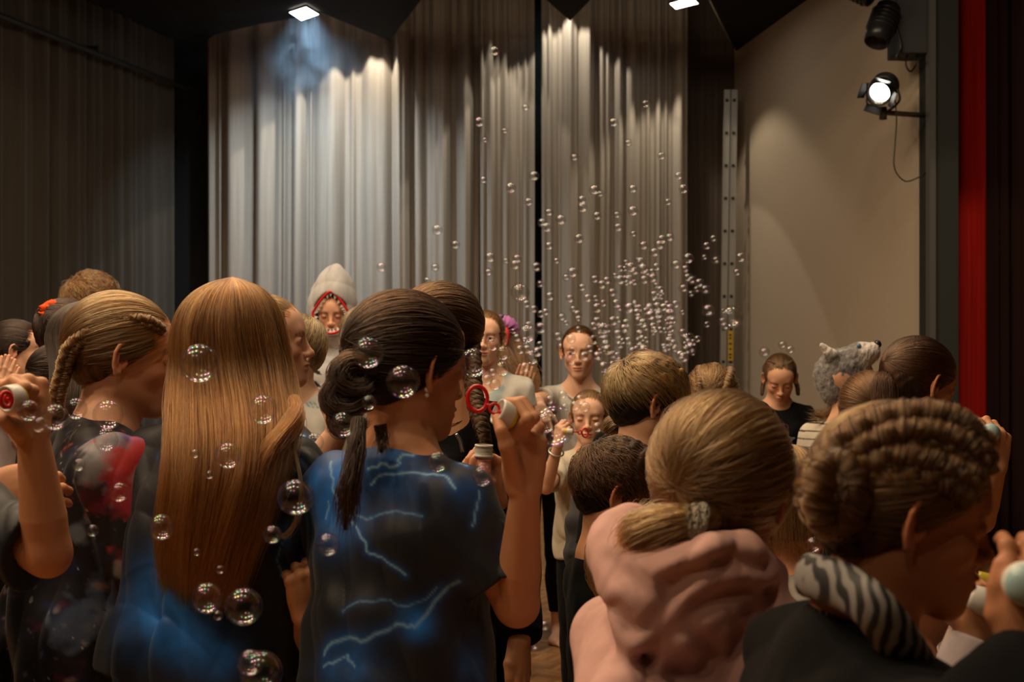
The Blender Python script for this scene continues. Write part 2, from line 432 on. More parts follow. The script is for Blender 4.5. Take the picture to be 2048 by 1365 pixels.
def head_paint(H, R, hs, lip=(0.50,0.17,0.12), brow=(0.12,0.07,0.04), wide=False):
    w = lambda *l: H+R@(np.array(l)*hs)
    out = []
    for q in (-1, 1):
        for a, b, c in ((0.016,0.084,0.017),(0.023,0.083,0.0205),(0.031,0.080,0.022),(0.039,0.074,0.020),(0.045,0.068,0.016)):
            out.append((w(q*a,b,c), 0.0028*hs, 0.0045*hs, brow, 0.7))
        out.append((w(q*0.038,0.070,-0.030), 0.020*hs, 0.022*hs, (0.62,0.24,0.15), 0.35))
        out.append((w(q*0.08,-0.012,0.0), 0.02*hs, 0.02*hs, (0.62,0.20,0.11), 0.45))
        for a in (-0.010,-0.005,0,0.005,0.010): out.append((w(q*0.031+a,0.083,(0.0045-abs(a)*0.22) if not wide else -0.006+abs(a)*0.25), 0.0022*hs, 0.0028*hs, (0.05,0.03,0.02), 0.8))
    out.append((w(0,0.11,-0.036), 0.006*hs, 0.018*hs, (0.62,0.24,0.15), 0.35))
    for a in (-0.015,-0.0075,0,0.0075,0.015):
        out.append((w(a,0.092,-0.0660+abs(a)*0.05), 0.0062*hs*(1.1-abs(a)*22), 0.003*hs, lip, 0.75))
    return out
def paint(v, base, pl):
    c = np.tile(np.asarray(base, float), (len(v), 1))
    for cen, r, soft, colr, a in pl:
        d = np.linalg.norm(v-cen, axis=1); k = np.clip((r+soft-d)/soft, 0, 1)[:,None]*a
        c = c*(1-k)+np.asarray(colr)*k
    return c

# ------------------------------------------------------------------ hands
CURL = {'relaxed': [(12,22,15),(18,28,18),(24,32,20),(30,36,22)], 'flat': [(4,6,4)]*4, 'pinch': [(48,52,30),(50,55,30),(55,60,35),(60,62,35)],
        'grip': [(55,62,40),(58,66,40),(60,68,42),(62,70,42)], 'loose': [(30,45,25),(35,50,28),(40,55,30),(45,58,30)], 'fist': [(80,95,55),(82,95,55),(84,95,55),(86,95,55)]}
def hand_ops(s, W, d, n, sc_, side, curl='relaxed', thumb='out', fingers=None):
    """W wrist, d direction of the fingers, n normal of the back of the hand; side +1: thumb towards d x n"""
    Y = nrm(d); Z = nrm(np.asarray(n)-Y*np.dot(n, Y)); X = np.cross(Y, Z)
    w = lambda a, b, c: W+sc_*(a*side*X+b*Y+c*Z)
    bases = [(0.030,0.088,0.0),(0.010,0.092,0.003),(-0.011,0.088,0.001),(-0.030,0.079,-0.003)]
    lens = [(0.042,0.026,0.021),(0.046,0.029,0.022),(0.042,0.028,0.021),(0.033,0.021,0.019)]
    spl = [5,1,-3,-8]
    cu = CURL[curl] if isinstance(curl, str) else curl
    s.add(el(w(0,0.046,-0.002), np.array([0.036,0.048,0.0145])*sc_, np.stack([X,Y,Z],1)), 0.012)
    tips = []
    for i in range(4):
        b = w(*bases[i])
        s.add(rc(w(bases[i][0]*0.45,0.008,0.0), b, 0.0145*sc_, 0.0105*sc_), 0.010)
        if fingers and fingers[i] is not None: pts = [b]+[np.asarray(q) for q in fingers[i]]
        else:
            a = 0; pts = [b]; p = b
            for j in range(3):
                a += R_(cu[i][j]); sp = R_(spl[i])*side
                dd = math.cos(a)*(math.cos(sp)*Y+math.sin(sp)*side*side*X*1.0)-math.sin(a)*Z
                p = p+sc_*lens[i][j]*nrm(dd); pts.append(p)
        k = 0.9 if i == 3 else 1.0
        s.add(chain(pts, np.array([0.0100,0.0088,0.0080,0.0066])*sc_*k), 0.006)
        s.add(rc(pts[1], pts[1], 0.0094*sc_*k), 0.004)
        tips.append(pts[-1])
    if fingers and len(fingers) > 4 and fingers[4] is not None: th = [np.asarray(q) for q in fingers[4]]
    else:
        th = {'out': [w(0.044,0.046,-0.016), w(0.062,0.074,-0.022), w(0.070,0.098,-0.026)],
              'in': [w(0.036,0.046,-0.026), w(0.040,0.074,-0.044), w(0.030,0.094,-0.056)],
              'pinch': [w(0.042,0.044,-0.026), w(0.046,0.074,-0.046), w(0.036,0.100,-0.058)],
              'side': [w(0.040,0.050,-0.010), w(0.043,0.080,-0.010), w(0.040,0.104,-0.012)]}[thumb]
    s.add(rc(w(0.012,0.012,-0.006), th[0], 0.0165*sc_, 0.0125*sc_), 0.012)
    s.add(chain(th, np.array([0.0118,0.0105,0.0082])*sc_), 0.006)
    tips.append(th[-1])
    return tips, th

# ------------------------------------------------------------------ hair
def strands(name, pts, radius, mat, parent, taper=True):
    """pts (N, n, 3)"""
    N, n = pts.shape[:2]
    hc = bpy.data.hair_curves.new(name); hc.add_curves([n]*N)
    hc.attributes['position'].data.foreach_set('vector', np.ascontiguousarray(pts, dtype=f32).ravel()) if 'position' in hc.attributes else hc.position_data.foreach_set('vector', pts.astype(f32).ravel())
    ra = hc.attributes.get('radius') or hc.attributes.new('radius', 'FLOAT', 'POINT')
    t = np.linspace(0, 1, n); prof = radius*np.minimum(1, (1.02-t)*5) if taper else np.full(n, radius)
    ra.data.foreach_set('value', np.tile(prof, N).astype(f32))
    o = link(name, hc, parent, mat); o['kind'] = 'stuff'
    return o
def frizz(pts, amp, rs):
    N, n = pts.shape[:2]; t = np.linspace(0, 1, n)[None,:,None]
    a = rs.normal(size=(N,1,3))*amp; b = rs.normal(size=(N,1,3))*amp; ph = rs.uniform(0,6.3,(N,1,1)); fq = rs.uniform(1.5,4,(N,1,1))
    return pts+a*t+b*np.sin(fq*t*3+ph)*0.5*np.minimum(1, t*3)
def in_hair(u, line='girl'):
    """u local coordinates / hs on the scalp"""
    y, z = u[...,1], u[...,2]
    A = (y-0.012)*0.80-(z-0.0)*0.60 < (0.006 if line == 'girl' else 0.012)      # hairline forehead .. temple
    B = (y+0.014)*0.75-(z+0.004)*0.66*0-0.0 < 0.030+ (z)*0.35
    C = z > -0.080
    return A & B & C
def cap_shape(H, R, hs, t=0.009, line='girl', zlow=-0.075, seed=0, lump=0.0):
    s = S(); w = lambda *l: H+R@(np.array(l)*hs)
    s.add(el(w(*C0), (R0+t)*hs, R)); s.add(el(w(0,-0.055,-0.018), np.array([0.052+t,0.042+t,0.055])*hs, R), 0.03)
    if line == 'boy': s.add(el(w(0,0.012,0.062), np.array([0.060,0.078,0.052])*hs, R), 0.03)
    off = 0.006 if line == 'girl' else 0.014
    s.cut(hs_(R@V3(0,0.77,-0.635), w(0,0.032+off*0.8,-off*0.6)), 0.006)
    s.cut(hs_(R@V3(0,0.64,-0.77), w(0,0.026,0.0)), 0.006)
    s.cut(hs_(R@V3(0,0.25,-1), w(0,-0.06,zlow)), 0.006)
    if lump: s.post = folds(seed, lump, 0.03, 5, R)
    return s
def cap_strands(H, R, hs, n, mode, T, rs, t=0.010, seg=9, arc=0.7, line='girl', lift=0.0, wild=0.0, zlow=-0.075):
    """strands lying on the scalp; mode 'tie' runs to the direction T, mode 'crown' runs away from it"""
    u = rs.normal(size=(n*5,3)); u /= np.linalg.norm(u,axis=1)[:,None]
    pos = C0+u*(R0+t); off = 0.006 if line == 'girl' else 0.014
    ok = ((pos[:,1]-0.032)*0.77-pos[:,2]*0.635 < off) & ((pos[:,1]-0.026)*0.64-pos[:,2]*0.77 < 0) & (pos[:,2] > zlow+0.25*(pos[:,1]+0.06))
    u = u[ok][:n]; n = len(u)
    T = nrm(T); dt = np.clip(u@T, -1, 1); ang = np.arccos(dt)
    ax = T[None]-u*dt[:,None]; ax /= np.linalg.norm(ax,axis=1)[:,None]+1e-9
    if mode == 'crown': ax = -ax; tot = arc*rs.uniform(0.6,1.15,n)
    else: tot = ang*1.0
    side = np.cross(u, ax); jit = rs.normal(size=n)*wild
    ax = ax*np.cos(jit)[:,None]+side*np.sin(jit)[:,None]
    tt = np.linspace(0, 1, seg)
    a = tot[:,None]*tt[None]
    uu = u[:,None]*np.cos(a)[...,None]+ax[:,None]*np.sin(a)[...,None]
    rho = t*rs.uniform(0.75,1.12,(n,1))+lift*np.sin(tt[None]*np.pi*0.8)*rs.uniform(0.3,1,(n,1))+0.001
    if mode == 'tie': rho = rho*(1-0.15*tt[None])
    p = C0+uu*(R0[None,None]+rho[...,None])
    # scalp widening at the nape
    p = frizz(p, 0.0011+wild*0.004, rs)
    return (H+np.einsum('ij,abj->abi', R, p*hs))
def tube_hair(path, ra, rb, nst, colr, parent, name='ponytail', seg=14, rs=None, wild=0.004, rad=0.00045, over=0.06, wave=0.0, up=None, mesh_k=0.9):
    rs = rs or np.random.RandomState(5)
    pts = resample(path, seg*2); ra = np.interp(np.linspace(0,1,seg*2), np.linspace(0,1,len(ra)), ra); rb = ra if rb is None else np.interp(np.linspace(0,1,seg*2), np.linspace(0,1,len(rb)), rb)
    mb = MB(); mb.sweep(pts, ra*mesh_k, rb*mesh_k, 16, up)
    me = mb.build(name, HM[colr][0], parent)
    T, A, B = frames(pts, up); m = len(pts)
    ph = rs.uniform(0, 2*np.pi, nst); rho = np.sqrt(rs.uniform(0.55,1.15,nst))
    t0 = rs.uniform(-0.25,0.15,nst).clip(0); t1 = rs.uniform(0.8,1+over,nst)
    tt = t0[:,None]+(t1-t0)[:,None]*np.linspace(0,1,seg)[None]
    k = np.clip(tt,0,0.9999)*(m-1); i = np.minimum(k.astype(int), m-2); fr = (k-i)[...,None]
    def g(X): return X[i]*(1-fr)+X[i+1]*fr
    c = g(pts); a_ = g(A); b_ = g(B); r1 = g(ra[:,None])[...,0]; r2 = g(rb[:,None])[...,0]
    tw = ph[:,None]+wave*np.sin(tt*9+ph[:,None])
    p = c+a_*(np.cos(tw)*r1*rho[:,None])[...,None]+b_*(np.sin(tw)*r2*rho[:,None])[...,None]
    p = p+np.maximum(tt-1,0)[...,None]*(pts[-1]-pts[-2])*m
    p = frizz(p, wild, rs)
    strands('hair_strands', p, rad, HM[colr][1], me)
    return me
def braid(path, r, turns, colr, parent, rs=None, name='braid', nst=60, rad=0.0005, up=None, tail=0.0, flat=0.62):
    rs = rs or np.random.RandomState(3)
    n = int(turns*10)+4; pts = resample(path, n); T, A, B = frames(pts, up); m = n
    r = np.interp(np.linspace(0,1,m), np.linspace(0,1,len(np.atleast_1d(r))), np.atleast_1d(r)) if np.ndim(r) else np.full(m, r)
    t = np.linspace(0, 2*np.pi*turns, m); mb = MB(); allp = []
    for k in range(3):
        ph = 2*np.pi*k/3
        c = pts+A*(0.62*r*np.sin(t+ph))[:,None]+B*(0.40*r*np.sin(2*(t+ph)))[:,None]
        mb.sweep(c, r*0.50, r*0.50*flat*1.5, 10, up)
        T2, A2, B2 = frames(c, up)
        a = rs.uniform(0, 2*np.pi, nst)
        p = c[None]+A2[None]*(np.cos(a)[:,None]*r[None]*0.53)[...,None]+B2[None]*(np.sin(a)[:,None]*r[None]*0.50*flat*1.5)[...,None]
        allp.append(frizz(p, 0.0010, rs))
    me = mb.build(name, HM[colr][0], parent)
    strands('hair_strands', np.concatenate(allp), rad, HM[colr][1], me)
    return me
def mass_hair(H, R, hs, secs, nst, colr, parent, phi=(-math.pi, math.pi), rs=None, seg=24, name='hair', wild=0.004, rad=0.0005, t=0.014, thick=0.35, part=0.0, ends=0.12, clump=0.0):
    """long loose hair: a dome over the skull, then world-space sections [(z, cx, cy, a, b)] going down; phi = 0 is the back of the head"""
    rs = rs or np.random.RandomState(9)
    cw = H+R@(C0*hs); yaw = math.atan2(R[1,0], R[0,0])
    ex = V3(math.cos(yaw), math.sin(yaw), 0); ey = V3(-math.sin(yaw), math.cos(yaw), 0)
    secs = np.array(secs, float); r_ = (R0+t)*hs
    z0 = cw[2]; dome = 10
    Z = [cw[2]+r_[2]*math.cos(x) for x in np.linspace(0.02, math.pi/2, dome)]
    AA = [r_[0]*math.sin(x) for x in np.linspace(0.02, math.pi/2, dome)]; BB = [r_[1]*math.sin(x) for x in np.linspace(0.02, math.pi/2, dome)]
    CXs = [cw[0]]*dome; CYs = [cw[1]]*dome
    zs = np.concatenate([Z, secs[:,0]]); axx = np.concatenate([AA, secs[:,3]]); byy = np.concatenate([BB, secs[:,4]])
    cx = np.concatenate([CXs, secs[:,1]]); cy = np.concatenate([CYs, secs[:,2]])
    st0 = np.concatenate([[0], np.cumsum(np.sqrt(np.diff(zs)**2+np.diff(axx)**2))]); uu_ = np.linspace(0, st0[-1], 90)
    A5 = np.stack([np.interp(uu_, st0, q_) for q_ in (zs, axx, byy, cx, cy)]); A5p = np.pad(A5, ((0,0),(6,6)), mode='reflect', reflect_type='odd')
    zs, axx, byy, cx, cy = np.stack([np.convolve(r__, np.ones(13)/13, 'valid') for r__ in A5p]); axx[0] = byy[0] = 0.001
    step = np.sqrt(np.diff(zs)**2+np.diff(axx)**2); L_ = np.concatenate([[0], np.cumsum(step)]); L_ /= L_[-1]
    def pos(ph, s, rho):
        g = lambda q: np.interp(s, L_, q)
        off = 0.0
        return np.stack([g(cx), g(cy), g(zs)], -1)+(ex*(np.sin(ph)*g(axx)*rho)[...,None])-(ey*(np.cos(ph)*g(byy)*rho)[...,None])
    nphi = 40; ns = 46
    ph = np.linspace(phi[0], phi[1], nphi); s_ = np.linspace(0, 1-ends*0.5, ns)
    cl = 1+clump*(np.sin(ph*9+1)+0.6*np.sin(ph*17))[None]*np.minimum(1, s_*2)[:,None]
    PH, SS = np.meshgrid(ph, s_); o = pos(PH, SS, 0.95*cl); inn = pos(PH, SS, np.full_like(PH, 0.95-thick))
    v = np.concatenate([o.reshape(-1,3), inn.reshape(-1,3)]); q = []; nn = ns*nphi
    for j in range(ns-1):
        i = np.arange(nphi-1); a = j*nphi+i
        q.append(np.stack([a, a+nphi, a+nphi+1, a+1], 1)); q.append(np.stack([a+nn, a+nn+1, a+nn+nphi+1, a+nn+nphi], 1))
    for i0 in (0, nphi-1):
        j = np.arange(ns-1); a = j*nphi+i0; e = np.stack([a, a+nn, a+nn+nphi, a+nphi], 1); q.append(e if i0 == 0 else e[:, ::-1])
    i = np.arange(nphi-1); a = (ns-1)*nphi+i; q.append(np.stack([a, a+nn, a+nn+1, a+1], 1))
    me = link(name, npmesh(name, v, np.concatenate(q)), parent, HM[colr][0])
    p0 = rs.uniform(phi[0], phi[1], nst); rho = np.sqrt(rs.uniform(0.80,1.12,nst))
    cl = 1+clump*(np.sin(p0*9+1)+0.6*np.sin(p0*17))
    s0 = np.where(rs.uniform(size=nst) < 0.75, rs.uniform(0,0.04,nst), rs.uniform(0,0.15,nst)); s1 = 1-ends*rs.uniform(0,1,nst)**1.5
    SS = s0[:,None]+(s1-s0)[:,None]*np.linspace(0,1,seg)[None]
    PH = p0[:,None]+0.03*np.sin(SS*7+p0[:,None]*5)
    RH = rho[:,None]*(1+(cl-1)[:,None]*np.minimum(1, SS*2))
    p = frizz(pos(PH, SS, RH), wild, rs)
    strands('hair_strands', p, rad, HM[colr][1], me)
    return me

# ------------------------------------------------------------------ a person
SKIN = {'light': (0.70,0.39,0.25), 'tan': (0.58,0.28,0.15), 'fair': (0.76,0.46,0.32), 'deep': (0.46,0.20,0.10)}
class Person: pass
def person(head, label, yaw=0, pitch=0, roll=0, hs=1.0, nb=(0,-0.035,-0.155), ty=None, lean=(0,0), wide=1.0, res=0.003, bres=0.006, skin='light', eyes='open', ears=(1,-1),
           arms=None, shirt=None, pants=None, feet=True, legs=(0,0), group=None, jaw=1.0, extra_paint=(), lip=(0.50,0.17,0.12), brow=(0.12,0.07,0.04), fat=1.0):
    q = Person(); H = P(*head); q.H = H; q.hs = hs
    R = rotz(R_(yaw))@rotx(R_(pitch))@roty(R_(roll)); q.R = R
    ty = yaw if ty is None else ty; Rt = rotz(R_(ty)); q.Rt = Rt
    N = H+Rt@(np.array(nb)*hs); q.N = N
    sp = N[2]/1.405; q.sp = sp
    Pv = V3(N[0]-lean[0], N[1]-lean[1], 0.93*sp); q.Pv = Pv
    up = nrm(N-Pv); xr = nrm(np.cross(Rt@V3(0,1,0), up)); yf = np.cross(up, xr); T = np.stack([xr, yf, up], 1); q.T = T
    k = np.linalg.norm(N-Pv)/(0.475*sp)
    tw = lambda a, b, c: Pv+T@(np.array([a*wide, b, c*k])*sp); q.tw = tw
    parts = []
    s = S(); head_ops(s, H, R, hs, N, eyes=eyes, side_ears=ears, jaw=jaw)
    s.add(rc(N, tw(0,-0.015,0.43), 0.054*hs, 0.06*sp), 0.03)
    for a in (-1, 1): s.add(rc(tw(a*0.03,-0.02,0.47), tw(a*0.145,-0.01,0.402), 0.036*sp, 0.045*sp), 0.04)
    s.add(el(tw(0,0.0,0.36), np.array([0.135*wide,0.085,0.11])*sp, T), 0.05)
    s.cut(hs_(-up, tw(0,0,0.34)), 0.01)
    parts.append(nets(s, res))
    # torso and legs
    s = S()
    s.add(el(tw(0,0,0.30), np.array([0.145*wide,0.098,0.17])*sp*V3(fat,fat,1), T)); s.add(el(tw(0,0,0.14), np.array([0.12*wide,0.088,0.15])*sp*V3(fat,fat,1), T), 0.05)
    s.add(el(tw(0,-0.005,0.0), np.array([0.152*wide,0.105,0.12])*sp*V3(fat,fat,1), T), 0.06)
    q.hip = []; q.knee = []; q.ank = []
    for i, a in enumerate((-1, 1)):
        hp = Pv+Rt@V3(a*0.085*sp,0,-0.05*sp); st = legs[i]
        an = Pv+Rt@V3(a*0.10*sp, st*sp, 0); an[2] = 0.075*sp
        kn = (hp+an)/2+Rt@V3(0,0.03*sp,0.0); kn[2] = 0.49*sp
        q.hip.append(hp); q.knee.append(kn); q.ank.append(an)
        s.add(rc(hp, kn, 0.082*sp*fat, 0.054*sp), 0.04); s.add(rc(kn, (kn*0.6+an*0.4)-Rt@V3(0,0.015*sp,0), 0.050*sp, 0.052*sp), 0.03); s.add(rc(kn*0.6+an*0.4, an, 0.048*sp, 0.034*sp), 0.03)
        if feet:
            f = lambda x, y, z: V3(an[0], an[1], 0)+Rt@(V3(x, y, z)*sp)
            s.add(el(f(0,-0.035,0.032), V3(0.030,0.036,0.032)*sp, Rt), 0.03); s.add(rc(f(0,0,0.05), f(a*0.004,0.12,0.024), 0.034*sp, 0.024*sp), 0.03)
            s.add(el(f(a*0.002,0.10,0.022), V3(0.042,0.05,0.021)*sp, Rt), 0.02)
            for t in range(5):
                x = -a*0.030+a*0.0155*t; y = 0.165-0.011*t+(0.004 if t == 0 else 0)
                s.add(rc(f(x*0.9,0.125,0.018), f(x,y,0.012), (0.013 if t == 0 else 0.009)*sp), 0.006)
    s.cut(lambda p: -(p[:,2]-0.002), 0.002)
    parts.append(nets(s, 0.0045 if (feet and head[2] < 8 and res < 0.004) else 0.008))
    # arms
    q.sh = []; q.elb = []; q.wr = []; q.tips = []; q.thumb = []
    arms = arms or (None, None); pl = head_paint(H, R, hs, lip, brow, eyes == 'shut')+list(extra_paint)
    for i, a in enumerate((-1, 1)):
        sh = tw(a*0.155,-0.008,0.402); A = arms[i] or {}
        e = A.get('e'); w_ = A.get('w')
        e = sh+T@(V3(a*0.045,-0.02,-0.265)*sp) if e is None else (P(*e) if not isinstance(e, np.ndarray) else e)
        w_ = e+T@(V3(a*0.01,0.05,-0.225)*sp) if w_ is None else (P(*w_) if not isinstance(w_, np.ndarray) else w_)
        hd = A.get('s', 0.95*sp); d = A.get('d'); d = nrm(w_-e) if d is None else nrm(d); n = A.get('n'); n = T@V3(a,0.2,0) if n is None else V3(*n)
        s = S(); f = A.get('f', 1.0)
        
        m_ = e*0.68+w_*0.32
        s.add(chain([sh, sh*0.5+e*0.5, e, m_, w_], np.array([0.050,0.043,0.036,0.0375,0.0245])*sp*f)); s.add(el(e*0.96+m_*0.04, V3(0.036,0.036,0.036)*sp*f), 0.015)
        
        side = -1 if a == 1 else 1
        tips, th = hand_ops(s, w_, d, n, hd, side, A.get('curl', 'relaxed'), A.get('thumb', 'out'), A.get('fingers'))
        ar = A.get('res', min(res, 0.0035)); parts.append(nets(s, ar))
        q.sh.append(sh); q.elb.append(e); q.wr.append(w_); q.tips.append(tips); q.thumb.append(th)
        for tp in tips: pl.append((np.asarray(tp), 0.008, 0.012, (0.70,0.28,0.18), 0.35))
        pl.append((e, 0.02, 0.05, (0.64,0.27,0.16), 0.3))
        for tp, c_ in A.get('nail', []): pl.append((tp, 0.006, 0.002, c_, 0.95))
    v, f_ = merge(parts); me = npmesh('person', v, f_); set_col(me, paint(v, SKIN[skin] if isinstance(skin, str) else skin, pl))
    q.o = link('person', me, None, M['skin']); tag(q.o, label, 'person', group)
    q.rs = np.random.RandomState(abs(hash(label)) % 9999 if False else sum(ord(c) for c in label) % 9999)
    if eyes != 'shut':
        for a in (-1, 1):
            mb = MB(); c = H+R@(V3(a*0.031,0.0690,0)*hs); r = 0.0137*hs; fwd = R@V3(0,1,0)
            th = np.linspace(0, np.pi, 33); mb.lathe([(max(r*math.sin(t), 1e-5), -r*math.cos(t)) for t in th], c, fwd, 20)
            o = mb.build('eye', M['eye'], q.o)
            vv = np.concatenate(mb.v); ca = ((vv-c)@fwd)/r; cc = np.tile((0.62,0.56,0.52), (len(vv),1)); cc[ca > math.cos(0.52)] = (0.10,0.055,0.03); cc[ca > math.cos(0.25)] = (0.01,0.01,0.01)
            set_col(o.data, cc)
    q.cloth = []
    if shirt: add_shirt(q, **shirt)
    if pants: add_pants(q, **pants)
    return q
m, nt, pb, out = newmat('eyeball'); M['eye'] = m
a = nd(nt, 'ShaderNodeAttribute', attribute_name='Col'); nt.links.new(a.outputs['Color'], pb.inputs['Base Color']); pb.inputs['Roughness'].default_value = 0.12
def add_shirt(q, mat, off=0.016, hem=-0.10, sleeve=0.75, neck=0.064, res=0.006, amp=0.004, name='t_shirt', loose=0.01, colfn=None, long=False, extra=None, bulk=1.0, seed=None, neckz=0.0, flare=0.0, vneck=0.0, cuff=True, ns=0.03, creases=None):
    s = S(); sp = q.sp; tw = q.tw; T = q.T; o = off
    w = 1.0
    s.add(el(tw(0,0.0,0.30), (V3(0.150,0.102,0.175)*bulk)*sp+o, T)); s.add(el(tw(0,0,0.12), (V3(0.132,0.098,0.20)*bulk)*sp+o+loose, T), 0.06)
    s.add(el(tw(0,-0.005,-0.02), (V3(0.152+flare,0.110+flare,0.22)*bulk)*sp+o+loose, T), 0.06)
    for a in (-1, 1): s.add(rc(tw(a*0.03,-0.02,0.458), tw(a*0.140,-0.008,0.395), 0.036*sp+o*0.5, 0.044*sp+o*0.6), 0.04)
    s.add(rc(tw(0,-0.02,0.44), q.N, 0.056*sp+o*0.5, 0.056*sp), ns)
    for i, a in enumerate((-1, 1)):
        sh, e, w_ = q.sh[i], q.elb[i], q.wr[i]
        if sleeve <= 0: continue
        if long:
            c = e+(w_-e)*long; f = chain([sh, e, c+(w_-e)*0.1], [0.050*sp+o*0.9, 0.042*sp+o, 0.031*sp+o*0.8]); ax = nrm(w_-e)
            g = inter(f, hs_(ax, c)) if True else f
            # the cutting plane only acts on the forearm side
            def g(p, f=f, ax=ax, c=c, e=e, sh=sh):
                dd = (p-c.astype(f32))@ax.astype(f32); near = L(p-e.astype(f32)) < np.linalg.norm(w_-e)*1.6
                up_ = L(p-c.astype(f32)) < 0.12
                return np.where(up_, np.maximum(f(p), dd), f(p))
            g.b = f.b; s.add(g, 0.03)
            s.sub(rc(c-ax*0.02, c+ax*0.05, 0.030*sp+o*0.3), 0.002) if False else None
        else:
            c = sh+(e-sh)*sleeve; ax = nrm(e-sh); f = rc(sh, e, 0.047*sp+o*0.6, 0.041*sp+o*0.7+loose*0.4)
            g = inter(f, hs_(ax, c)); s.add(g, 0.03)
            if cuff:
                s.late = getattr(s,'late',[])+[rc(c-ax*0.015, c+ax*0.09, 0.036*sp+o*0.30+loose*0.2)]
    nz = nrm(q.N-tw(0,-0.02,0.40))
    cN = q.N+np.array([0,0,neckz])
    s.sub(rc(cN-nz*0.012-T[:,1]*0.0+T[:,1]*0.01, cN+nz*0.10, neck*sp), 0.006)
    s.sub(el(tw(0,0.06,0.475-vneck*0.5), V3(neck*0.9,0.05,0.035+vneck)*sp, T), 0.01)
    if extra: extra(s, q)
    for h_ in getattr(s,'late',[]): s.sub(h_, 0.002)
    s.cut(hs_(-T[:,2], tw(0,0,hem)), 0.006)
    if amp:
        fo = folds(seed if seed is not None else int(abs(q.H[0])*1000) % 997, amp, 0.12, 7); N_ = q.N.astype(f32)
        s.post = lambda p: fo(p)*np.clip((L(p-N_)-0.09*sp)/0.09, 0, 1)
    if creases:
        p0_ = s.post; s.post = lambda p: (p0_(p) if p0_ else 0)+creases(p)
    v, f = nets(s, res); me = npmesh(name, v, f)
    if colfn is not None: set_col(me, colfn(v, q))
    ob = link(name, me, q.o, mat); q.shirt = ob; return ob
def crease(paths, d, amp=0.008, w=0.012, far=0.10):
    """fold lines pressed into the cloth: [(pixel path, strength)], valleys positive, ridges negative"""
    segs = []
    for pth, k in paths:
        q_ = resample(np.array([P(x, y, d)[[0,2]] for x, y in pth]), 14); segs.append((q_.astype(f32), k))
    def fn(p):
        xz = p[:,[0,2]]; o = np.zeros(len(p), f32)
        for q_, k in segs:
            dd = np.full(len(p), 1.0, f32)
            for a, b in zip(q_[:-1], q_[1:]):
                ba = b-a; t = np.clip(((xz-a)@ba)/(ba@ba+1e-9), 0, 1); dd = np.minimum(dd, np.sqrt((((xz-a)-t[:,None]*ba)**2).sum(1)))
            o += k*amp*(np.exp(-(dd/w)**2)-0.55*np.exp(-((dd-w*1.9)/(w*1.1))**2))
        return o*np.clip((d+far-p[:,1])/0.04, 0, 1)
    return fn
def add_pants(q, mat, end=0.95, off=0.012, name='trousers', res=0.009, amp=0.003, loose=0.0, skirt=False, top=0.08):
    s = S(); sp = q.sp
    s.add(el(q.tw(0,-0.005,0.0), V3(0.155,0.110,0.13)*sp+off, q.T))
    s.add(el(q.tw(0,0,0.10), V3(0.125,0.092,0.12)*sp+off, q.T), 0.04)
    for i in (0, 1):
        h_, k_, a_ = q.hip[i], q.knee[i], q.ank[i]; c = k_+(a_-k_)*end
        s.add(rc(h_, k_, 0.086*sp+off, 0.056*sp+off+loose), 0.04)
        s.add(chain([k_, k_*0.6+c*0.4, c], [0.053*sp+off+loose, 0.054*sp+off+loose, 0.036*sp+off+loose]), 0.02)
    s.cut(hs_(q.T[:,2], q.tw(0,0,top)), 0.004)
    zc = q.knee[0][2]+(q.ank[0][2]-q.knee[0][2])*end; s.cut(lambda p: zc-p[:,2], 0.004)
    if amp: s.post = folds(int(abs(q.H[0])*777) % 991, amp, 0.10, 5)
    v, f = nets(s, res); return link(name, npmesh(name, v, f), q.o, mat)
def add_cap(q, colr, mode='tie', T=(0,-1,0.1), n=1800, t=0.009, line='girl', rad=0.00045, arc=0.7, lift=0.0, wild=0.03, lump=0.001, zlow=-0.075, seg=9, name='hair', res=0.004, extra=None):
    sh = cap_shape(q.H, q.R, q.hs, t*0.8, line, zlow, 1, lump)
    if extra: extra(sh, q)
    v, f = nets(sh, res); me = link(name, npmesh(name, v, f), q.o, HM[colr][0])
    p = cap_strands(q.H, q.R, q.hs, n, mode, V3(*T), q.rs, t, seg, arc, line, lift, wild, zlow)
    strands('hair_strands', p, rad, HM[colr][1], me)
    return me
# ------------------------------------------------------------------ the hall and the stage
def structure(o): o['kind'] = 'structure'; return o
YB = 12.45                                            # back curtain
def wl(y): return -3.07-(12.5-y)*0.248                # left wall x at depth y
def wr(y): return 2.17+(12.5-y)*0.136                 # right wall x at depth y
# floor: mosaic parquet, square blocks of strips laid at right angles
m, nt, pb, out = newmat('parquet'); M['parquet'] = m
tc = nd(nt, 'ShaderNodeTexCoord'); sep = nd(nt, 'ShaderNodeSeparateXYZ')
mp = nd(nt, 'ShaderNodeMapping'); mp.inputs['Rotation'].default_value = (0,0,R_(28)); nt.links.new(tc.outputs['Object'], mp.inputs[0]); nt.links.new(mp.outputs[0], sep.inputs[0])
def mth(op, a, b=None):
    n = nd(nt, 'ShaderNodeMath', operation=op)
    for i, x in enumerate((a, b)):
        if x is None: continue
        if isinstance(x, (int, float)): n.inputs[i].default_value = x
        else: nt.links.new(x, n.inputs[i])
    return n.outputs[0]
BL = 0.14; ST = BL/5
cx_ = mth('FLOOR', mth('DIVIDE', sep.outputs[0], BL)); cy_ = mth('FLOOR', mth('DIVIDE', sep.outputs[1], BL))
par = mth('ABSOLUTE', mth('MODULO', mth('ADD', cx_, cy_), 2.0))
sx = mth('DIVIDE', sep.outputs[0], ST); sy = mth('DIVIDE', sep.outputs[1], ST)
st_ = mth('ADD', mth('MULTIPLY', sx, par), mth('MULTIPLY', sy, mth('SUBTRACT', 1.0, par)))
sid = mth('FLOOR', st_); fr = mth('ABSOLUTE', mth('SUBTRACT', mth('FRACT', st_), 0.5))
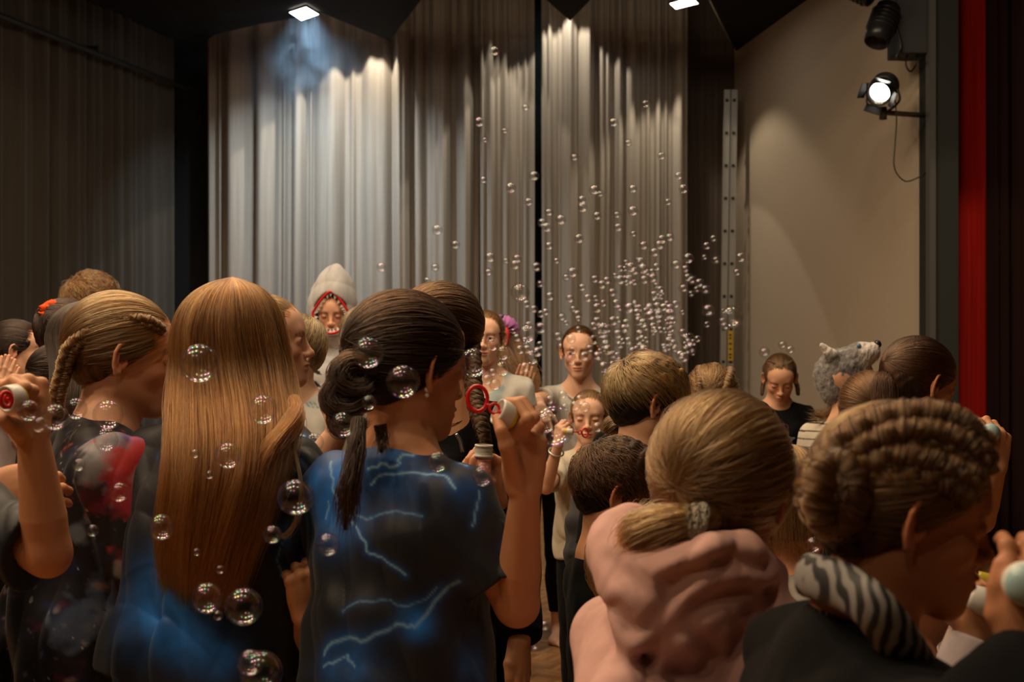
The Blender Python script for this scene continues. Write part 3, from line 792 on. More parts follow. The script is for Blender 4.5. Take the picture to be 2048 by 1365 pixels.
cmb = nd(nt, 'ShaderNodeCombineXYZ'); nt.links.new(sid, cmb.inputs[0]); nt.links.new(mth('ADD', cx_, mth('MULTIPLY', cy_, 7.0)), cmb.inputs[1])
wn = nd(nt, 'ShaderNodeTexWhiteNoise', noise_dimensions='2D'); nt.links.new(cmb.outputs[0], wn.inputs[0])
r = ramp(nt, [(0.0, (0.27,0.125,0.045)), (0.5, (0.38,0.19,0.075)), (1.0, (0.50,0.27,0.115))]); nt.links.new(wn.outputs[0], r.inputs[0])
gr = nd(nt, 'ShaderNodeTexNoise', i_Scale=30, i_Detail=5); mp2 = nd(nt, 'ShaderNodeMapping'); nt.links.new(tc.outputs['Object'], mp2.inputs[0]); nt.links.new(mp2.outputs[0], gr.inputs['Vector'])
mx = nd(nt, 'ShaderNodeMix', data_type='RGBA', blend_type='MULTIPLY'); mx.inputs[0].default_value = 0.35; nt.links.new(r.outputs[0], mx.inputs[6]); nt.links.new(gr.outputs['Fac'], mx.inputs[7])
gap = mth('GREATER_THAN', fr, 0.475); mx2 = nd(nt, 'ShaderNodeMix', data_type='RGBA'); nt.links.new(gap, mx2.inputs[0]); nt.links.new(mx.outputs[2], mx2.inputs[6]); mx2.inputs[7].default_value = (0.10,0.05,0.02,1)
nt.links.new(mx2.outputs[2], pb.inputs['Base Color']); pb.inputs['Roughness'].default_value = 0.38
bump(nt, pb, 12, 0.08, 0.002)
M['ceil'] = simple('ceiling_panel_paint', (0.018,0.017,0.018), 0.9, spec=0.1)
M['blackwall'] = simple('black_paint', (0.02,0.021,0.022), 0.9, spec=0.1, bmp=(30,0.1))
M['beige'] = simple('beige_plaster', (0.52,0.44,0.34), 0.9, spec=0.15, bmp=(140,0.25,0.002))
def bx(name, lo, hi, mat, parent=None, bevel=0, **k):
    mb = MB(); mb.box(lo, hi, **k); return mb.build(name, mat, parent, False, bevel)
structure(bx('floor', (-7,-4,-0.1), (7,13,0), M['parquet']))
structure(bx('wall_back', (-7,12.85,0), (7,13,7), M['blackwall']))
mb = MB(); mb.prism([(wl(13)-0.35,13), (wl(-4)-0.35,-4), (wl(-4)-0.5,-4), (wl(13)-0.5,13)], 0, 7); structure(mb.build('wall_left', M['blackwall'], None, False))
mb = MB(); mb.prism([(wr(12.85),12.85), (wr(8.62),8.62), (wr(8.62)+0.12,8.62), (wr(12.85)+0.12,12.85)], 0, 7); structure(mb.build('wall_right', M['beige'], None, False))
structure(bx('wall_side', (2.70,8.30,0), (2.85,8.62,7), simple('dark_green_paint', (0.030,0.034,0.032), 0.8, spec=0.2)))
structure(bx('trim_1', (2.66,8.28,0), (2.70,8.36,6.5), simple('dark_edge', (0.08,0.08,0.075), 0.5)))
def CP(x, y, z=4.3):                                   # a pixel of the ceiling's underside
    d = (z-CH)*F/(CY-y); return ((x-CX)/F*d, d)
edge = [CP(x, y) for x, y in [(372,112),(392,96),(430,70),(520,48),(604,34),(640,24),(779,82),(842,0),(975,-30),(1084,-8),(1140,42),(1188,-8),(1300,-36),(1412,-14),(1460,82),(1474,104)]]
poly = edge+[(wr(8.3)-0.0,8.3), (2.66,8.2), (5.5,8.2), (5.5,7.0), (-6.0,7.0), (wl(8)-0.3,8.0)]
mb = MB(); mb.prism(poly, 4.3, 4.42); structure(mb.build('ceiling', M['ceil'], None, False))
structure(bx('ceiling_upper', (-7,6.9,6.3), (7,13,6.4), M['ceil']))
structure(bx('ceiling_hall', (-7,-4,5.6), (7,6.9,5.7), M['ceil']))
# bright lower edge of a ceiling panel
mb = MB(); a, b = CP(1419,0), CP(1461,84); mb.sweep([(a[0],a[1]-0.01,4.297),(b[0],b[1]-0.01,4.297)], 0.008, n=6); structure(mb.build('trim_2', simple('aluminium_edge', (0.5,0.5,0.48), 0.35, 0.7), None))

# curtains
def curtain_mat(name, c, v=0.5):
    m, nt, pb, out = newmat(name); pb.inputs['Roughness'].default_value = 0.95; pb.inputs['Specular IOR Level'].default_value = 0.1; pb.inputs['Sheen Weight'].default_value = 0.15
    n = nd(nt, 'ShaderNodeTexNoise', i_Scale=9, i_Detail=5); nt.links.new(objvec(nt, (3,3,0.12)), n.inputs['Vector'])
    r = ramp(nt, [(0.3, tuple(x*(1-0.25*v) for x in c)), (0.7, tuple(x*(1+0.2*v) for x in c))]); nt.links.new(n.outputs['Fac'], r.inputs[0]); nt.links.new(r.outputs[0], pb.inputs['Base Color'])
    bump(nt, pb, 500, 0.3, 0.001); return m
M['cur'] = curtain_mat('grey_stage_cloth', (0.40,0.36,0.31)); M['curd'] = curtain_mat('dark_grey_stage_cloth', (0.062,0.055,0.046), 0.6)
M['curb'] = curtain_mat('brown_stage_cloth', (0.10,0.078,0.063), 0.6); M['red'] = curtain_mat('red_velvet', (0.55,0.018,0.010), 0.9); M['curk'] = curtain_mat('black_stage_cloth', (0.02,0.021,0.023), 0.3)
def curtain(name, A, B, z0, z1, mat, seed, wmin=0.05, wmax=0.26, depth=0.09, dx=0.007, label=None, gap=0.03):
    rs = np.random.RandomState(seed); A = np.array(A, float); B = np.array(B, float); Ln = np.linalg.norm(B-A); u = (B-A)/Ln; nrm_ = np.array([u[1], -u[0]])
    if nrm_@(-A) < 0: nrm_ = -nrm_                      # towards the hall
    x = np.arange(0, Ln, dx); y = np.zeros(len(x)); p = 0.0
    while p < Ln:
        w = wmin+(wmax-wmin)*rs.uniform()**2.2; dd = depth*(0.35+0.65*rs.uniform())*min(1, w/0.09); k = (x >= p) & (x < p+w); t = (x[k]-p)/w
        skew = rs.uniform(0.30,0.70); t2 = np.where(t < skew, 0.5*t/skew, 0.5+0.5*(t-skew)/(1-skew))
        y[k] = dd*np.sin(np.pi*t2)**(0.30+0.5*rs.uniform())
        if w > 0.12: y[k] += 0.016*np.sin(t*rs.uniform(6,16)+rs.uniform(0,6))
        gp = gap*rs.uniform(0.3,1.5) if rs.uniform() < 0.75 else 0.0; p += w+gp
    ker = np.ones(3)/3; y = np.convolve(y, ker, 'same')
    zs = np.linspace(z0, z1, 16); vv = []
    for z in zs:
        f = (z1-z)/(z1-z0); yy = y*(0.75+0.3*f); sh = 0.015*np.sin(x*3.1+f*2.2)*f
        xy = A+u*(x+sh)[:,None]+nrm_*yy[:,None]; vv.append(np.column_stack([xy, np.full(len(x), z)]))
    n = len(x); q = [np.stack([j*n+np.arange(n-1), j*n+np.arange(1,n), (j+1)*n+np.arange(1,n), (j+1)*n+np.arange(n-1)], 1) for j in range(len(zs)-1)]
    o = link(name, npmesh(name, np.concatenate(vv), np.concatenate(q)), None, mat); s_ = o.modifiers.new('thickness', 'SOLIDIFY'); s_.thickness = 0.003
    if label: tag(o, label, 'curtain')
    return o
def px(x, d): return (x-CX)/F*d
curtain('stage_curtain', (px(412,12.3),12.35), (px(958,12.3),12.38), 0.02, 6.2, M['cur'], 11, 0.05, 0.34, 0.24, gap=0.045, label='wide pale grey pleated backdrop curtain under the bright square ceiling lamp')
curtain('stage_curtain', (px(958,12.25),12.25), (px(1066,12.3),12.42), 0.02, 6.2, M['cur'], 5, 0.035, 0.10, 0.16, gap=0.02, label='narrow finely pleated grey backdrop curtain left of the dark vertical gap')
curtain('stage_curtain', (px(1082,12.2),12.25), (px(1378,12.2),12.25), 0.02, 6.2, M['cur'], 21, 0.04, 0.17, 0.18, gap=0.035, label='grey pleated backdrop curtain behind the cloud of soap bubbles')
curtain('stage_curtain', (px(1368,12.5),12.62), (px(1472,12.5),12.62), 0.02, 6.2, M['curb'], 8, 0.03, 0.09, 0.05, label='dark brown set-back curtain beside the tall metal ladder')
curtain('stage_curtain', (px(1040,12.6),12.72), (px(1110,12.6),12.72), 0.02, 6.2, M['curk'], 4, 0.1, 0.3, 0.03, label='black cloth showing in the gap between the two pale curtains')
curtain('stage_curtain', (px(340,12.6),12.66), (px(440,12.6),12.66), 0.02, 6.2, M['curk'], 6, 0.1, 0.3, 0.03, label='black cloth hanging in the left corner of the stage')
curtain('side_curtain', (wl(12.1),12.1), (wl(3.5),3.5), 0.02, 6.2, M['curd'], 31, 0.08, 0.45, 0.07, dx=0.02, label='dark grey side curtain with a horizontal rail across it')
curtain('red_curtain', (px(1915,8.9),8.95), (px(1978,8.9),8.85), 0.02, 6.2, M['red'], 3, 0.06, 0.16, 0.10, label='bright red velvet curtain at the right of the stage')
curtain('black_curtain', (px(1975,8.7),8.75), (px(2500,8.7),8.6), 0.02, 6.2, simple('black_velvet_reddish', (0.022,0.010,0.009), 0.95, spec=0.1), 13, 0.08, 0.25, 0.08, label='black curtain beside the red curtain at the right edge')
# rail on the left curtain
mb = MB(); a = V3(wl(12.2)+0.12,12.2,3.86); b = V3(wl(3.6)+0.12,3.6,3.86); mb.sweep([a, b], 0.024, 0.02, n=8)
o = mb.build('curtain_rail', simple('dark_rail', (0.012,0.013,0.014), 0.6), None); tag(o, 'long dark rail running along the left side curtain', 'rail')
for t in (0.18, 0.42, 0.66, 0.9):
    c = a+(b-a)*t; mb = MB(); mb.box((c[0]-0.35,c[1]-0.015,c[2]+0.0), (c[0]+0.02,c[1]+0.015,c[2]+0.06)); mb.build('bracket', M['ceil'], o, False)

# ceiling lamp panels
def ceil_lamp(pts, label, s=14.0):
    C = [np.array(CP(*p)) for p in pts]; c = sum(C)/4
    r_ = bpy.data.objects.new('ceiling_lamp', None); col.objects.link(r_); r_.location = (c[0], c[1], 4.3); tag(r_, label, 'lamp', 'lamps set in the dark ceiling'); bpy.context.view_layer.update()
    mb = MB(); mb.prism([tuple(p) for p in C], 4.27, 4.285); mb.build('diffuser', emis('lamp_glow', (1.0,0.93,0.80), s), r_, False)
    mb = MB()
    for i in range(4):
        a, b = C[i]+(C[i]-c)*0.06, C[(i+1)%4]+(C[(i+1)%4]-c)*0.06; mb.sweep([(a[0],a[1],4.28),(b[0],b[1],4.28)], 0.012, n=6)
    mb.build('frame', simple('lamp_frame', (0.1,0.1,0.1), 0.5), r_)
    return r_
ceil_lamp([(579,18),(612,7),(637,22),(603,34)], 'bright square lamp in the ceiling above the pale curtain, haze drifting under it')
ceil_lamp([(1340,0),(1352,11),(1396,0),(1384,-12)], 'bright square ceiling lamp cut by the top edge, right of centre')

# drifting stage smoke below the lamps
def smoke(name, c, rad, dens, label, seed, scale=2.6, color=(0.50,0.72,0.95)):
    m, nt, pb, out = newmat(name+'_volume'); nt.nodes.remove(pb)
    tc = nd(nt, 'ShaderNodeTexCoord'); n = nd(nt, 'ShaderNodeTexNoise', i_Scale=scale, i_Detail=4, i_Roughness=0.6, i_Distortion=0.6)
    mp = nd(nt, 'ShaderNodeMapping'); mp.inputs['Location'].default_value = (seed, seed*2, 0); nt.links.new(tc.outputs['Object'], mp.inputs[0]); nt.links.new(mp.outputs[0], n.inputs['Vector'])
    r = ramp(nt, [(0.43,(0,0,0)),(0.72,(1,1,1))]); nt.links.new(n.outputs['Fac'], r.inputs[0])
    ln = nd(nt, 'ShaderNodeVectorMath', operation='LENGTH'); nt.links.new(tc.outputs['Object'], ln.inputs[0])
    fall = nd(nt, 'ShaderNodeMapRange'); fall.inputs[1].default_value = 0.15; fall.inputs[2].default_value = 0.98; fall.inputs[3].default_value = 1; fall.inputs[4].default_value = 0; nt.links.new(ln.outputs['Value'], fall.inputs[0])
    mu = nd(nt, 'ShaderNodeMath', operation='MULTIPLY'); nt.links.new(fall.outputs[0], mu.inputs[0]); nt.links.new(r.outputs[0], mu.inputs[1])
    mu2 = nd(nt, 'ShaderNodeMath', operation='MULTIPLY'); mu2.inputs[1].default_value = dens; nt.links.new(mu.outputs[0], mu2.inputs[0])
    v = nd(nt, 'ShaderNodeVolumeScatter', i_Color=c4(color)); nt.links.new(mu2.outputs[0], v.inputs['Density']); nt.links.new(v.outputs[0], out.inputs['Volume'])
    mb = MB(); th = np.linspace(0, np.pi, 13); mb.lathe([(max(math.sin(t),1e-4), -math.cos(t)) for t in th], (0,0,0), (0,0,1), 20)
    o = mb.build(name, m); o.location = c; o.scale = rad; tag(o, label, 'smoke', kind='stuff'); return o
smoke('smoke_cloud', P(628,165,11.3), (0.70,0.50,0.72), 0.42, 'bluish stage smoke hanging in the beam under the square lamp', 3)
smoke('smoke_cloud', P(320,20,10.6), (1.3,0.6,0.65), 0.60, 'faint blue haze at the top of the left side curtain', 8, 1.6)
smoke('smoke_cloud', P(1000,140,11.2), (1.9,0.7,1.0), 0.22, 'thin blue haze in front of the upper backdrop curtains', 5, 1.4)
lamp_area('smoke_lamp', (px(608,11.0), 11.0, 4.24), tuple(P(640,420,11.6)), 0.26, 30, (0.80,0.92,1.0), R_(112))
lamp_spot('smoke_lamp', (px(330,10.4), 10.2, 5.4), tuple(P(320,250,10.6)), 60, 55, (0.7,0.88,1.0), 0.6)

# the ladder leaning in the corner
lad = bpy.data.objects.new('ladder', None); col.objects.link(lad); lad.location = (px(1458,12.1), 12.1, 0); tag(lad, 'tall aluminium ladder seen edge-on between brown curtain and beige wall', 'ladder'); bpy.context.view_layer.update()
alu = simple('aluminium', (0.42,0.42,0.41), 0.45, 0.75, bmp=(60,0.1)); hole_shade = simple('rung_hollow_shade', (0.02,0.02,0.02), 0.8)
Bt, Tp = P(1452,1100,12.1), P(1461,180,12.1); Bt[2] = 0.0; Bt[0] = px(1449,12.1); ax = nrm(Tp-Bt); Ll = np.linalg.norm(Tp-Bt)
for sgn in (-1, 1):
    mb = MB(); off = V3(sgn*0.0335,0,0)
    mb.box((-0.029,-0.014,0), (0.029,0.014,Ll), M=np.stack([np.cross(V3(0,1,0), ax), V3(0,1,0), ax], 1), c=Bt+off)
    for e in (-0.026, 0.026): mb.box((e-0.003,-0.022,0), (e+0.003,0.0,Ll), M=np.stack([np.cross(V3(0,1,0), ax), V3(0,1,0), ax], 1), c=Bt+off)
    rail = mb.build('rail', alu, lad, False)
    for k in range(14):
        z = Ll-0.10-k*0.304
        if z < 0.1: break
        c = Bt+off+ax*z; mb = MB(); mb.box((c[0]-0.013,c[1]-0.018,c[2]-0.013), (c[0]+0.013,c[1]+0.05,c[2]+0.013)); mb.build('rung', alu, lad, False)
        mb = MB(); mb.box((c[0]-0.0135,c[1]-0.0225,c[2]-0.0135), (c[0]+0.0135,c[1]-0.0175,c[2]+0.0135)); mb.build('rung_end_shade', hole_shade, rail, False)  # solid dark block, its colour stands for the shade inside the hollow rung
mb = MB(); c = P(1461,692,12.05); mb.box((c[0]-0.024,c[1]-0.0,c[2]-0.14), (c[0]+0.024,c[1]+0.004,c[2]+0.14)); lb = mb.build('warning_label', simple('yellow_label', (0.62,0.42,0.03), 0.6), lad, False)
for k, (dz, w) in enumerate([(0.10,0.014),(0.07,0.012),(0.02,0.016),(-0.03,0.012),(-0.08,0.016),(-0.11,0.013)]):
    mb = MB(); mb.box((c[0]-w,c[1]-0.003,c[2]+dz-0.008), (c[0]+w*0.7,c[1]-0.001,c[2]+dz+0.008)); mb.build('printed_mark', simple('black_print', (0.03,0.025,0.02), 0.7), lb, False)

# stage lantern on the side wall, its bracket and cable
blkm = simple('black_metal', (0.02,0.02,0.022), 0.35, 0.3)
lan = bpy.data.objects.new('stage_lantern', None); col.objects.link(lan); lan.location = P(1780,165,8.3); tag(lan, 'black stage lantern with its lens lit, clamped to the side wall', 'stage light'); bpy.context.view_layer.update()
c = P(1762,182,8.25); back = P(1800,140,8.55); ax = nrm(c-back)+V3(0,-0.25,0); ax = nrm(ax)
mb = MB(); mb.lathe([(0.0,-0.20),(0.055,-0.195),(0.075,-0.16),(0.080,-0.08),(0.080,-0.02),(0.070,-0.015),(0.070,0.06),(0.078,0.065),(0.078,0.085),(0.070,0.085),(0.066,0.0),(0.0,-0.01)], c, ax, 28)
for k in range(5): mb.lathe([(0.079,-0.155+k*0.024),(0.088,-0.153+k*0.024),(0.088,-0.146+k*0.024),(0.079,-0.144+k*0.024)], c, ax, 28)
mb.build('housing', blkm, lan, True)
mb = MB(); mb.lathe([(0.0,0.030),(0.03,0.028),(0.052,0.018),(0.052,0.012),(0.0,0.010)], c, ax, 24); mb.build('lens', emis('lens_glow', (1,0.97,0.88), 30), lan)
mb = MB(); mb.lathe([(0.054,0.012),(0.068,0.050),(0.070,0.050),(0.058,0.008)], c, ax, 24); mb.build('reflector', simple('bright_reflector', (0.8,0.78,0.7), 0.2, 0.9), lan)
sd = nrm(np.cross(ax, V3(0,0,1))); upv = np.cross(sd, ax)
for k in range(4):
    a_ = k*math.pi/2+0.4; dv = math.cos(a_)*sd+math.sin(a_)*upv; tv = np.cross(ax, dv); mb = MB()
    mb.box((-0.05,-0.002,0), (0.05,0.002,0.06), M=np.stack([tv, dv, nrm(ax+dv*0.7)], 1), c=c+ax*0.085+dv*0.078); mb.build('barn_door', blkm, lan, False)
mb = MB(); mid = c-ax*0.07; mb.sweep(resample([mid+sd*0.086, mid+sd*0.10-V3(0,0,0.09), mid-V3(0,0,0.155), mid-sd*0.10-V3(0,0,0.09), mid-sd*0.086], 24), 0.010, 0.006, n=8); mb.build('yoke', blkm, lan)
mb = MB(); mb.sweep([mid-V3(0,0,0.155), V3(2.70,8.42,mid[2]-0.155)], 0.017, n=10); mb.sweep([mid-V3(0,0,0.12), mid-V3(0,0,0.20)], 0.024, n=10); mb.build('bracket', simple('dull_metal', (0.10,0.085,0.07), 0.5, 0.4), lan)
cab = [P(1790,195,8.42), P(1793,240,8.42), P(1790,290,8.42), P(1788,330,8.42), P(1797,352,8.42), P(1815,363,8.42), P(1838,350,8.40), V3(2.70,8.44,2.62)]
cab[-2][0] = 2.655
mb = MB(); mb.sweep(resample(cab, 50), 0.0045, n=8); o = mb.build('cable', blkm); tag(o, 'thin black cable hanging in a loop below the lit stage lantern', 'cable')
# switched-off lantern and box above it
ln2 = bpy.data.objects.new('stage_lantern', None); col.objects.link(ln2); ln2.location = P(1788,60,8.3); tag(ln2, 'dark unlit stage lantern hanging above the lit one', 'stage light'); bpy.context.view_layer.update()
c = P(1764,52,8.30); ax2 = nrm(V3(-0.25,-0.2,-0.6))
mb = MB(); mb.lathe([(0,-0.16),(0.075,-0.15),(0.085,-0.06),(0.085,0.06),(0.078,0.13),(0.070,0.13),(0.066,0.05),(0,0.03)], c, ax2, 22)
for k in range(5): mb.lathe([(0.084,-0.1+k*0.03),(0.095,-0.098+k*0.03),(0.095,-0.09+k*0.03),(0.084,-0.088+k*0.03)], c, ax2, 22)
mb.build('housing', blkm, ln2); mb = MB(); mb.lathe([(0,0.09),(0.05,0.085),(0.066,0.07)], c, ax2, 20); mb.build('lens', simple('dark_lens', (0.05,0.05,0.06), 0.1), ln2)
mb = MB(); mb.sweep(resample([c+V3(0.09,0,0), c+V3(0.12,0,-0.13), c+V3(0.10,0,-0.21), c+V3(0.27,0,-0.21)], 20), 0.009, n=8); mb.build('yoke', blkm, ln2)
spk = bx('junction_box', (px(1793,8.35),8.32,P(0,108,8.35)[2]), (2.66,8.56,P(0,-60,8.35)[2]), simple('dark_grey_box', (0.035,0.037,0.04), 0.7), bevel=0.006); tag(spk, 'tall dark grey box fixed to the side wall at the top edge', 'box')
mb = MB(); mb.sweep(resample([P(1814,108,8.4), P(1812,130,8.4), P(1821,143,8.4), P(1832,128,8.4), P(1836,100,8.4)], 24), 0.006, n=8); o = mb.build('cable', blkm); tag(o, 'short black cable loop under the dark grey box', 'cable')
# unlit lantern whose lower end shows at the top edge
mb = MB(); c = P(1738,-16,8.1); mb.lathe([(0,-0.14),(0.07,-0.13),(0.085,-0.04),(0.085,0.03),(0.07,0.035)], c, nrm(V3(0.5,-0.3,-0.35)), 20)
for k in range(4): mb.lathe([(0.084,-0.1+k*0.03),(0.095,-0.098+k*0.03),(0.095,-0.09+k*0.03),(0.084,-0.088+k*0.03)], c, nrm(V3(0.5,-0.3,-0.35)), 20)
o = mb.build('stage_lantern', blkm); tag(o, 'dark unlit lantern cut off by the top edge near the side wall', 'stage light')
# ------------------------------------------------------------------ prints on the shirts
def nz(v, wl, seed, n=9):
    rs = np.random.RandomState(seed); o = 0
    for oct_ in range(3):
        D = rs.normal(size=(n,3)); D /= np.linalg.norm(D,axis=1)[:,None]; D *= 2*np.pi/(wl/2**oct_)*rs.uniform(0.7,1.3,(n,1)); ph = rs.uniform(0,6.3,n)
        w = v+0.18*wl/2**oct_*np.sin(v[:,[1,2,0]]*6.28/(wl*0.9)+seed)
        o = o+np.sin(w@D.T+ph).sum(1)/math.sqrt(n)*0.55**oct_
    return o*0.7
def proj(v): return np.stack([CX+v[:,0]/v[:,1]*F, CY-(v[:,2]-CH)/v[:,1]*F], 1)
def on_surface(v, px_):
    pr = proj(v); out = []
    for x, y in px_:
        d = np.hypot(pr[:,0]-x, pr[:,1]-y); k = np.argsort(d)[:60]; k = k[d[k] < d[k[0]]+7]; out.append(v[k[np.argmin(v[k,1])]])
    return np.array(out)
def seg_dist(v, pts):
    d = np.full(len(v), 9.0)
    for a, b in zip(pts[:-1], pts[1:]):
        ba = b-a; t = np.clip(((v-a)@ba)/(ba@ba+1e-12), 0, 1); d = np.minimum(d, np.linalg.norm(v-a-t[:,None]*ba, axis=1))
    return d
def jag(px_, rs, n=3, amp=3):
    out = [px_[0]]
    for a, b in zip(px_[:-1], px_[1:]):
        a = np.array(a, float); b = np.array(b, float); pn = np.array([-(b-a)[1], (b-a)[0]])/ (np.linalg.norm(b-a)+1e-9)
        for i in range(1, n): out.append(tuple(a+(b-a)*i/n+pn*rs.uniform(-amp,amp)))
        out.append(tuple(b))
    return out
def lightning(bolts=(), glows=(), seed=1, blue=0.3, auto=4):
    def fn(v, q):
        rs = np.random.RandomState(seed)
        a = nz(v, 0.22, seed); b = nz(v, 0.10, seed+5); c = np.zeros((len(v),3))+np.array((0.006,0.008,0.014))
        k = np.clip((a+0.35*b-0.55+blue)*0.9, 0, 1)[:,None]**1.5; c = c+(np.array((0.003,0.03,0.12))-c)*k
        k = np.clip(a+0.5*b-1.0+blue*0.8, 0, 1)[:,None]*0.8; c = c+(np.array((0.012,0.16,0.42))-c)*k
        r = 1-np.clip(np.abs(nz(v, 0.30, seed+9))/0.030, 0, 1); m = np.clip(nz(v, 0.25, seed+3)+0.1, 0, 1)
        c = c+(np.array((0.05,0.22,0.42))-c)*(r*m*0.7*(auto > 0))[:,None]
        for (x, y, rad, s_) in glows:
            g = on_surface(v, [(x, y)])[0]; d = np.linalg.norm(v-g, axis=1)/rad; k = np.exp(-d*d)*s_*(0.75+0.3*b.clip(-1,1)); k = k.clip(0,1)[:,None]; c = c+(np.array((0.015,0.22,0.85))-c)*k
        for (bp, w, s_) in bolts:
            pts = on_surface(v, jag(bp, rs)); d = seg_dist(v, pts)
            k = (np.exp(-(d/(w*4.5))**2)*0.55*s_)[:,None]; c = c+(np.array((0.01,0.14,0.60))-c)*k
            k = (np.exp(-(d/w)**2)*s_)[:,None]; c = c+(np.array((0.32,0.66,0.98))-c)*k
        return c
    return fn
def galaxy(seed, spots=()):
    def fn(v, q):
        a = nz(v, 0.16, seed); b = nz(v, 0.06, seed+1); e = nz(v, 0.13, seed+2); c = np.zeros((len(v),3))+np.array((0.010,0.009,0.016))
        def mix(c, col_, k): return c+(np.array(col_)-c)*np.clip(k,0,1)[:,None]
        c = mix(c, (0.015,0.03,0.12), (a+0.8*b-0.2)*0.6); c = mix(c, (0.10,0.012,0.04), (e+0.8*b-0.7)*0.9); c = mix(c, (0.30,0.29,0.34), (a*0.6+1.0*b-1.25)*1.0)
        for (x, y, rad, col_, s_) in spots:
            g = on_surface(v, [(x, y)])[0]; d = np.linalg.norm(v-g, axis=1)/rad*(1+0.30*b+0.2*e); c = mix(c, col_, s_*np.clip((1.15-d)*2.2,0,1))
        c = mix(c, (0.45,0.43,0.46), np.clip(nz(v, 0.035, seed+6)-1.25,0,1)*0.8)
        st = nz(v, 0.014, seed+7, 7); c = mix(c, (0.6,0.6,0.62), (st-1.5)*3)
        return c
    return fn
cl = dict(black=fabric('black_cotton', (0.006,0.006,0.007)), charcoal=fabric('charcoal_fleece', (0.060,0.060,0.066)), white=fabric('white_cotton', (0.62,0.61,0.58)), cream=fabric('cream_cotton', (0.58,0.52,0.42)),
          grey=fabric('grey_marl', (0.30,0.28,0.25)), lilac=fabric('lilac_cotton', (0.42,0.38,0.42)), mint=fabric('mint_cotton', (0.40,0.48,0.42)), pink=fabric('pink_fleece', (0.66,0.40,0.37), fold=0.7, foldscale=11), red=fabric('red_satin', (0.40,0.02,0.02)),
          navy=fabric('navy_cotton', (0.015,0.02,0.045)), whitepants=fabric('white_trousers', (0.55,0.52,0.46)), greypants=fabric('grey_jersey', (0.28,0.27,0.26)))
cl['print'] = fabric('printed_polyester', (0,0,0), rough=0.55, sheen=0.1, attr=True, spec=0.35, foldscale=7, fold=0.6)
cl['attr'] = fabric('printed_cotton', (0,0,0), attr=True, sheen=0.1)
BK = dict(mat=cl['black'])
def h(q, *l): return q.H+q.R@(np.array(l)*q.hs)

# ================================================================== the crowd, nearest first
# girl in the pink hoodie
def pink_hood(s, q):
    s.add(el(P(1330,1170,1.665), V3(0.072,0.050,0.062), roty(R_(25))), 0.03)
    s.add(chain([P(1235,1100,1.72), P(1300,1130,1.68), P(1400,1140,1.65), P(1480,1130,1.67), P(1538,1150,1.75)], [0.026,0.034,0.038,0.032,0.024]), 0.03)
    s.add(chain([P(1470,1180,1.68), P(1400,1225,1.65), P(1310,1270,1.66)], [0.024,0.032,0.030]), 0.03)
    s.add(el(P(1410,1330,1.74), V3(0.125,0.075,0.115)), 0.04)
    s.add(chain([P(1218,1105,1.72), P(1213,1070,1.74), P(1245,1058,1.77), P(1300,1066,1.79)], [0.012,0.011,0.011,0.010]), 0.014)
pk = person((1452,985,1.78), 'girl in a pink hoodie with a fair ponytail, seen from behind', yaw=-28, pitch=-16, hs=1.0, nb=(0,-0.03,-0.155), ty=-20, lean=(0.02,0.0), skin='tan', res=0.003,
            arms=(dict(e=(1270,1420,1.66), w=(1300,1600,1.5)), dict(e=(1600,1420,1.75), w=(1560,1620,1.8))),
            shirt=dict(mat=cl['pink'], off=0.030, long=0.98, sleeve=1, res=0.005, amp=0.010, name='hoodie', bulk=1.06, extra=pink_hood, neck=0.074, hem=-0.12, seed=4, creases=crease([([(1228,1205),(1262,1240),(1300,1225),(1350,1150),(1430,1112),(1530,1135)],1.3),([(1285,1300),(1330,1250),(1400,1195),(1480,1172),(1545,1195)],1.2),([(1380,1250),(1420,1290),(1400,1365)],0.8),([(1480,1280),(1450,1330),(1430,1380)],0.9),([(1530,1300),(1505,1350),(1490,1380)],0.8),([(1225,1120),(1290,1165),(1330,1150)],0.7),([(1245,1150),(1270,1200)],0.5),([(1500,1215),(1540,1240)],0.6)], 1.66, 0.0055, 0.011)), pants=BK)
add_cap(pk, 'darkblond', T=(-0.30,-0.85,-0.42), n=6500, t=0.016, rad=0.00042, wild=0.12, lift=0.014, zlow=-0.095, seg=14, name='hair')
mb = MB(); tie = P(1390,1046,1.655); 
for k in range(3): 
    a_ = np.linspace(0, 2*np.pi, 30, endpoint=False); ax_ = nrm(V3(-1,-0.15+0.12*k,0.35-0.25*k)); u_ = nrm(np.cross(ax_, V3(0,0,1))); w__ = np.cross(ax_, u_)
    mb.sweep(tie+V3(0.004-0.006*k,0,-0.002*k)+0.021*(np.cos(a_)[:,None]*u_+np.sin(a_)[:,None]*w__), 0.0068, n=10, closed=True, up=ax_)
sc_o = mb.build('hair_tie', fabric('grey_knit', (0.36,0.33,0.27), foldscale=120, fold=0.9), pk.o); sc_o['label'] = 'grey fluffy hair tie'
tube_hair([tie+V3(0.02,0.02,0.005), tie, P(1340,1062,1.65), P(1290,1085,1.66), P(1262,1108,1.67)], [0.020,0.015,0.030,0.034,0.022], [0.02,0.014,0.022,0.022,0.012], 1400, 'darkblond', pk.o, rs=pk.rs, wild=0.006)
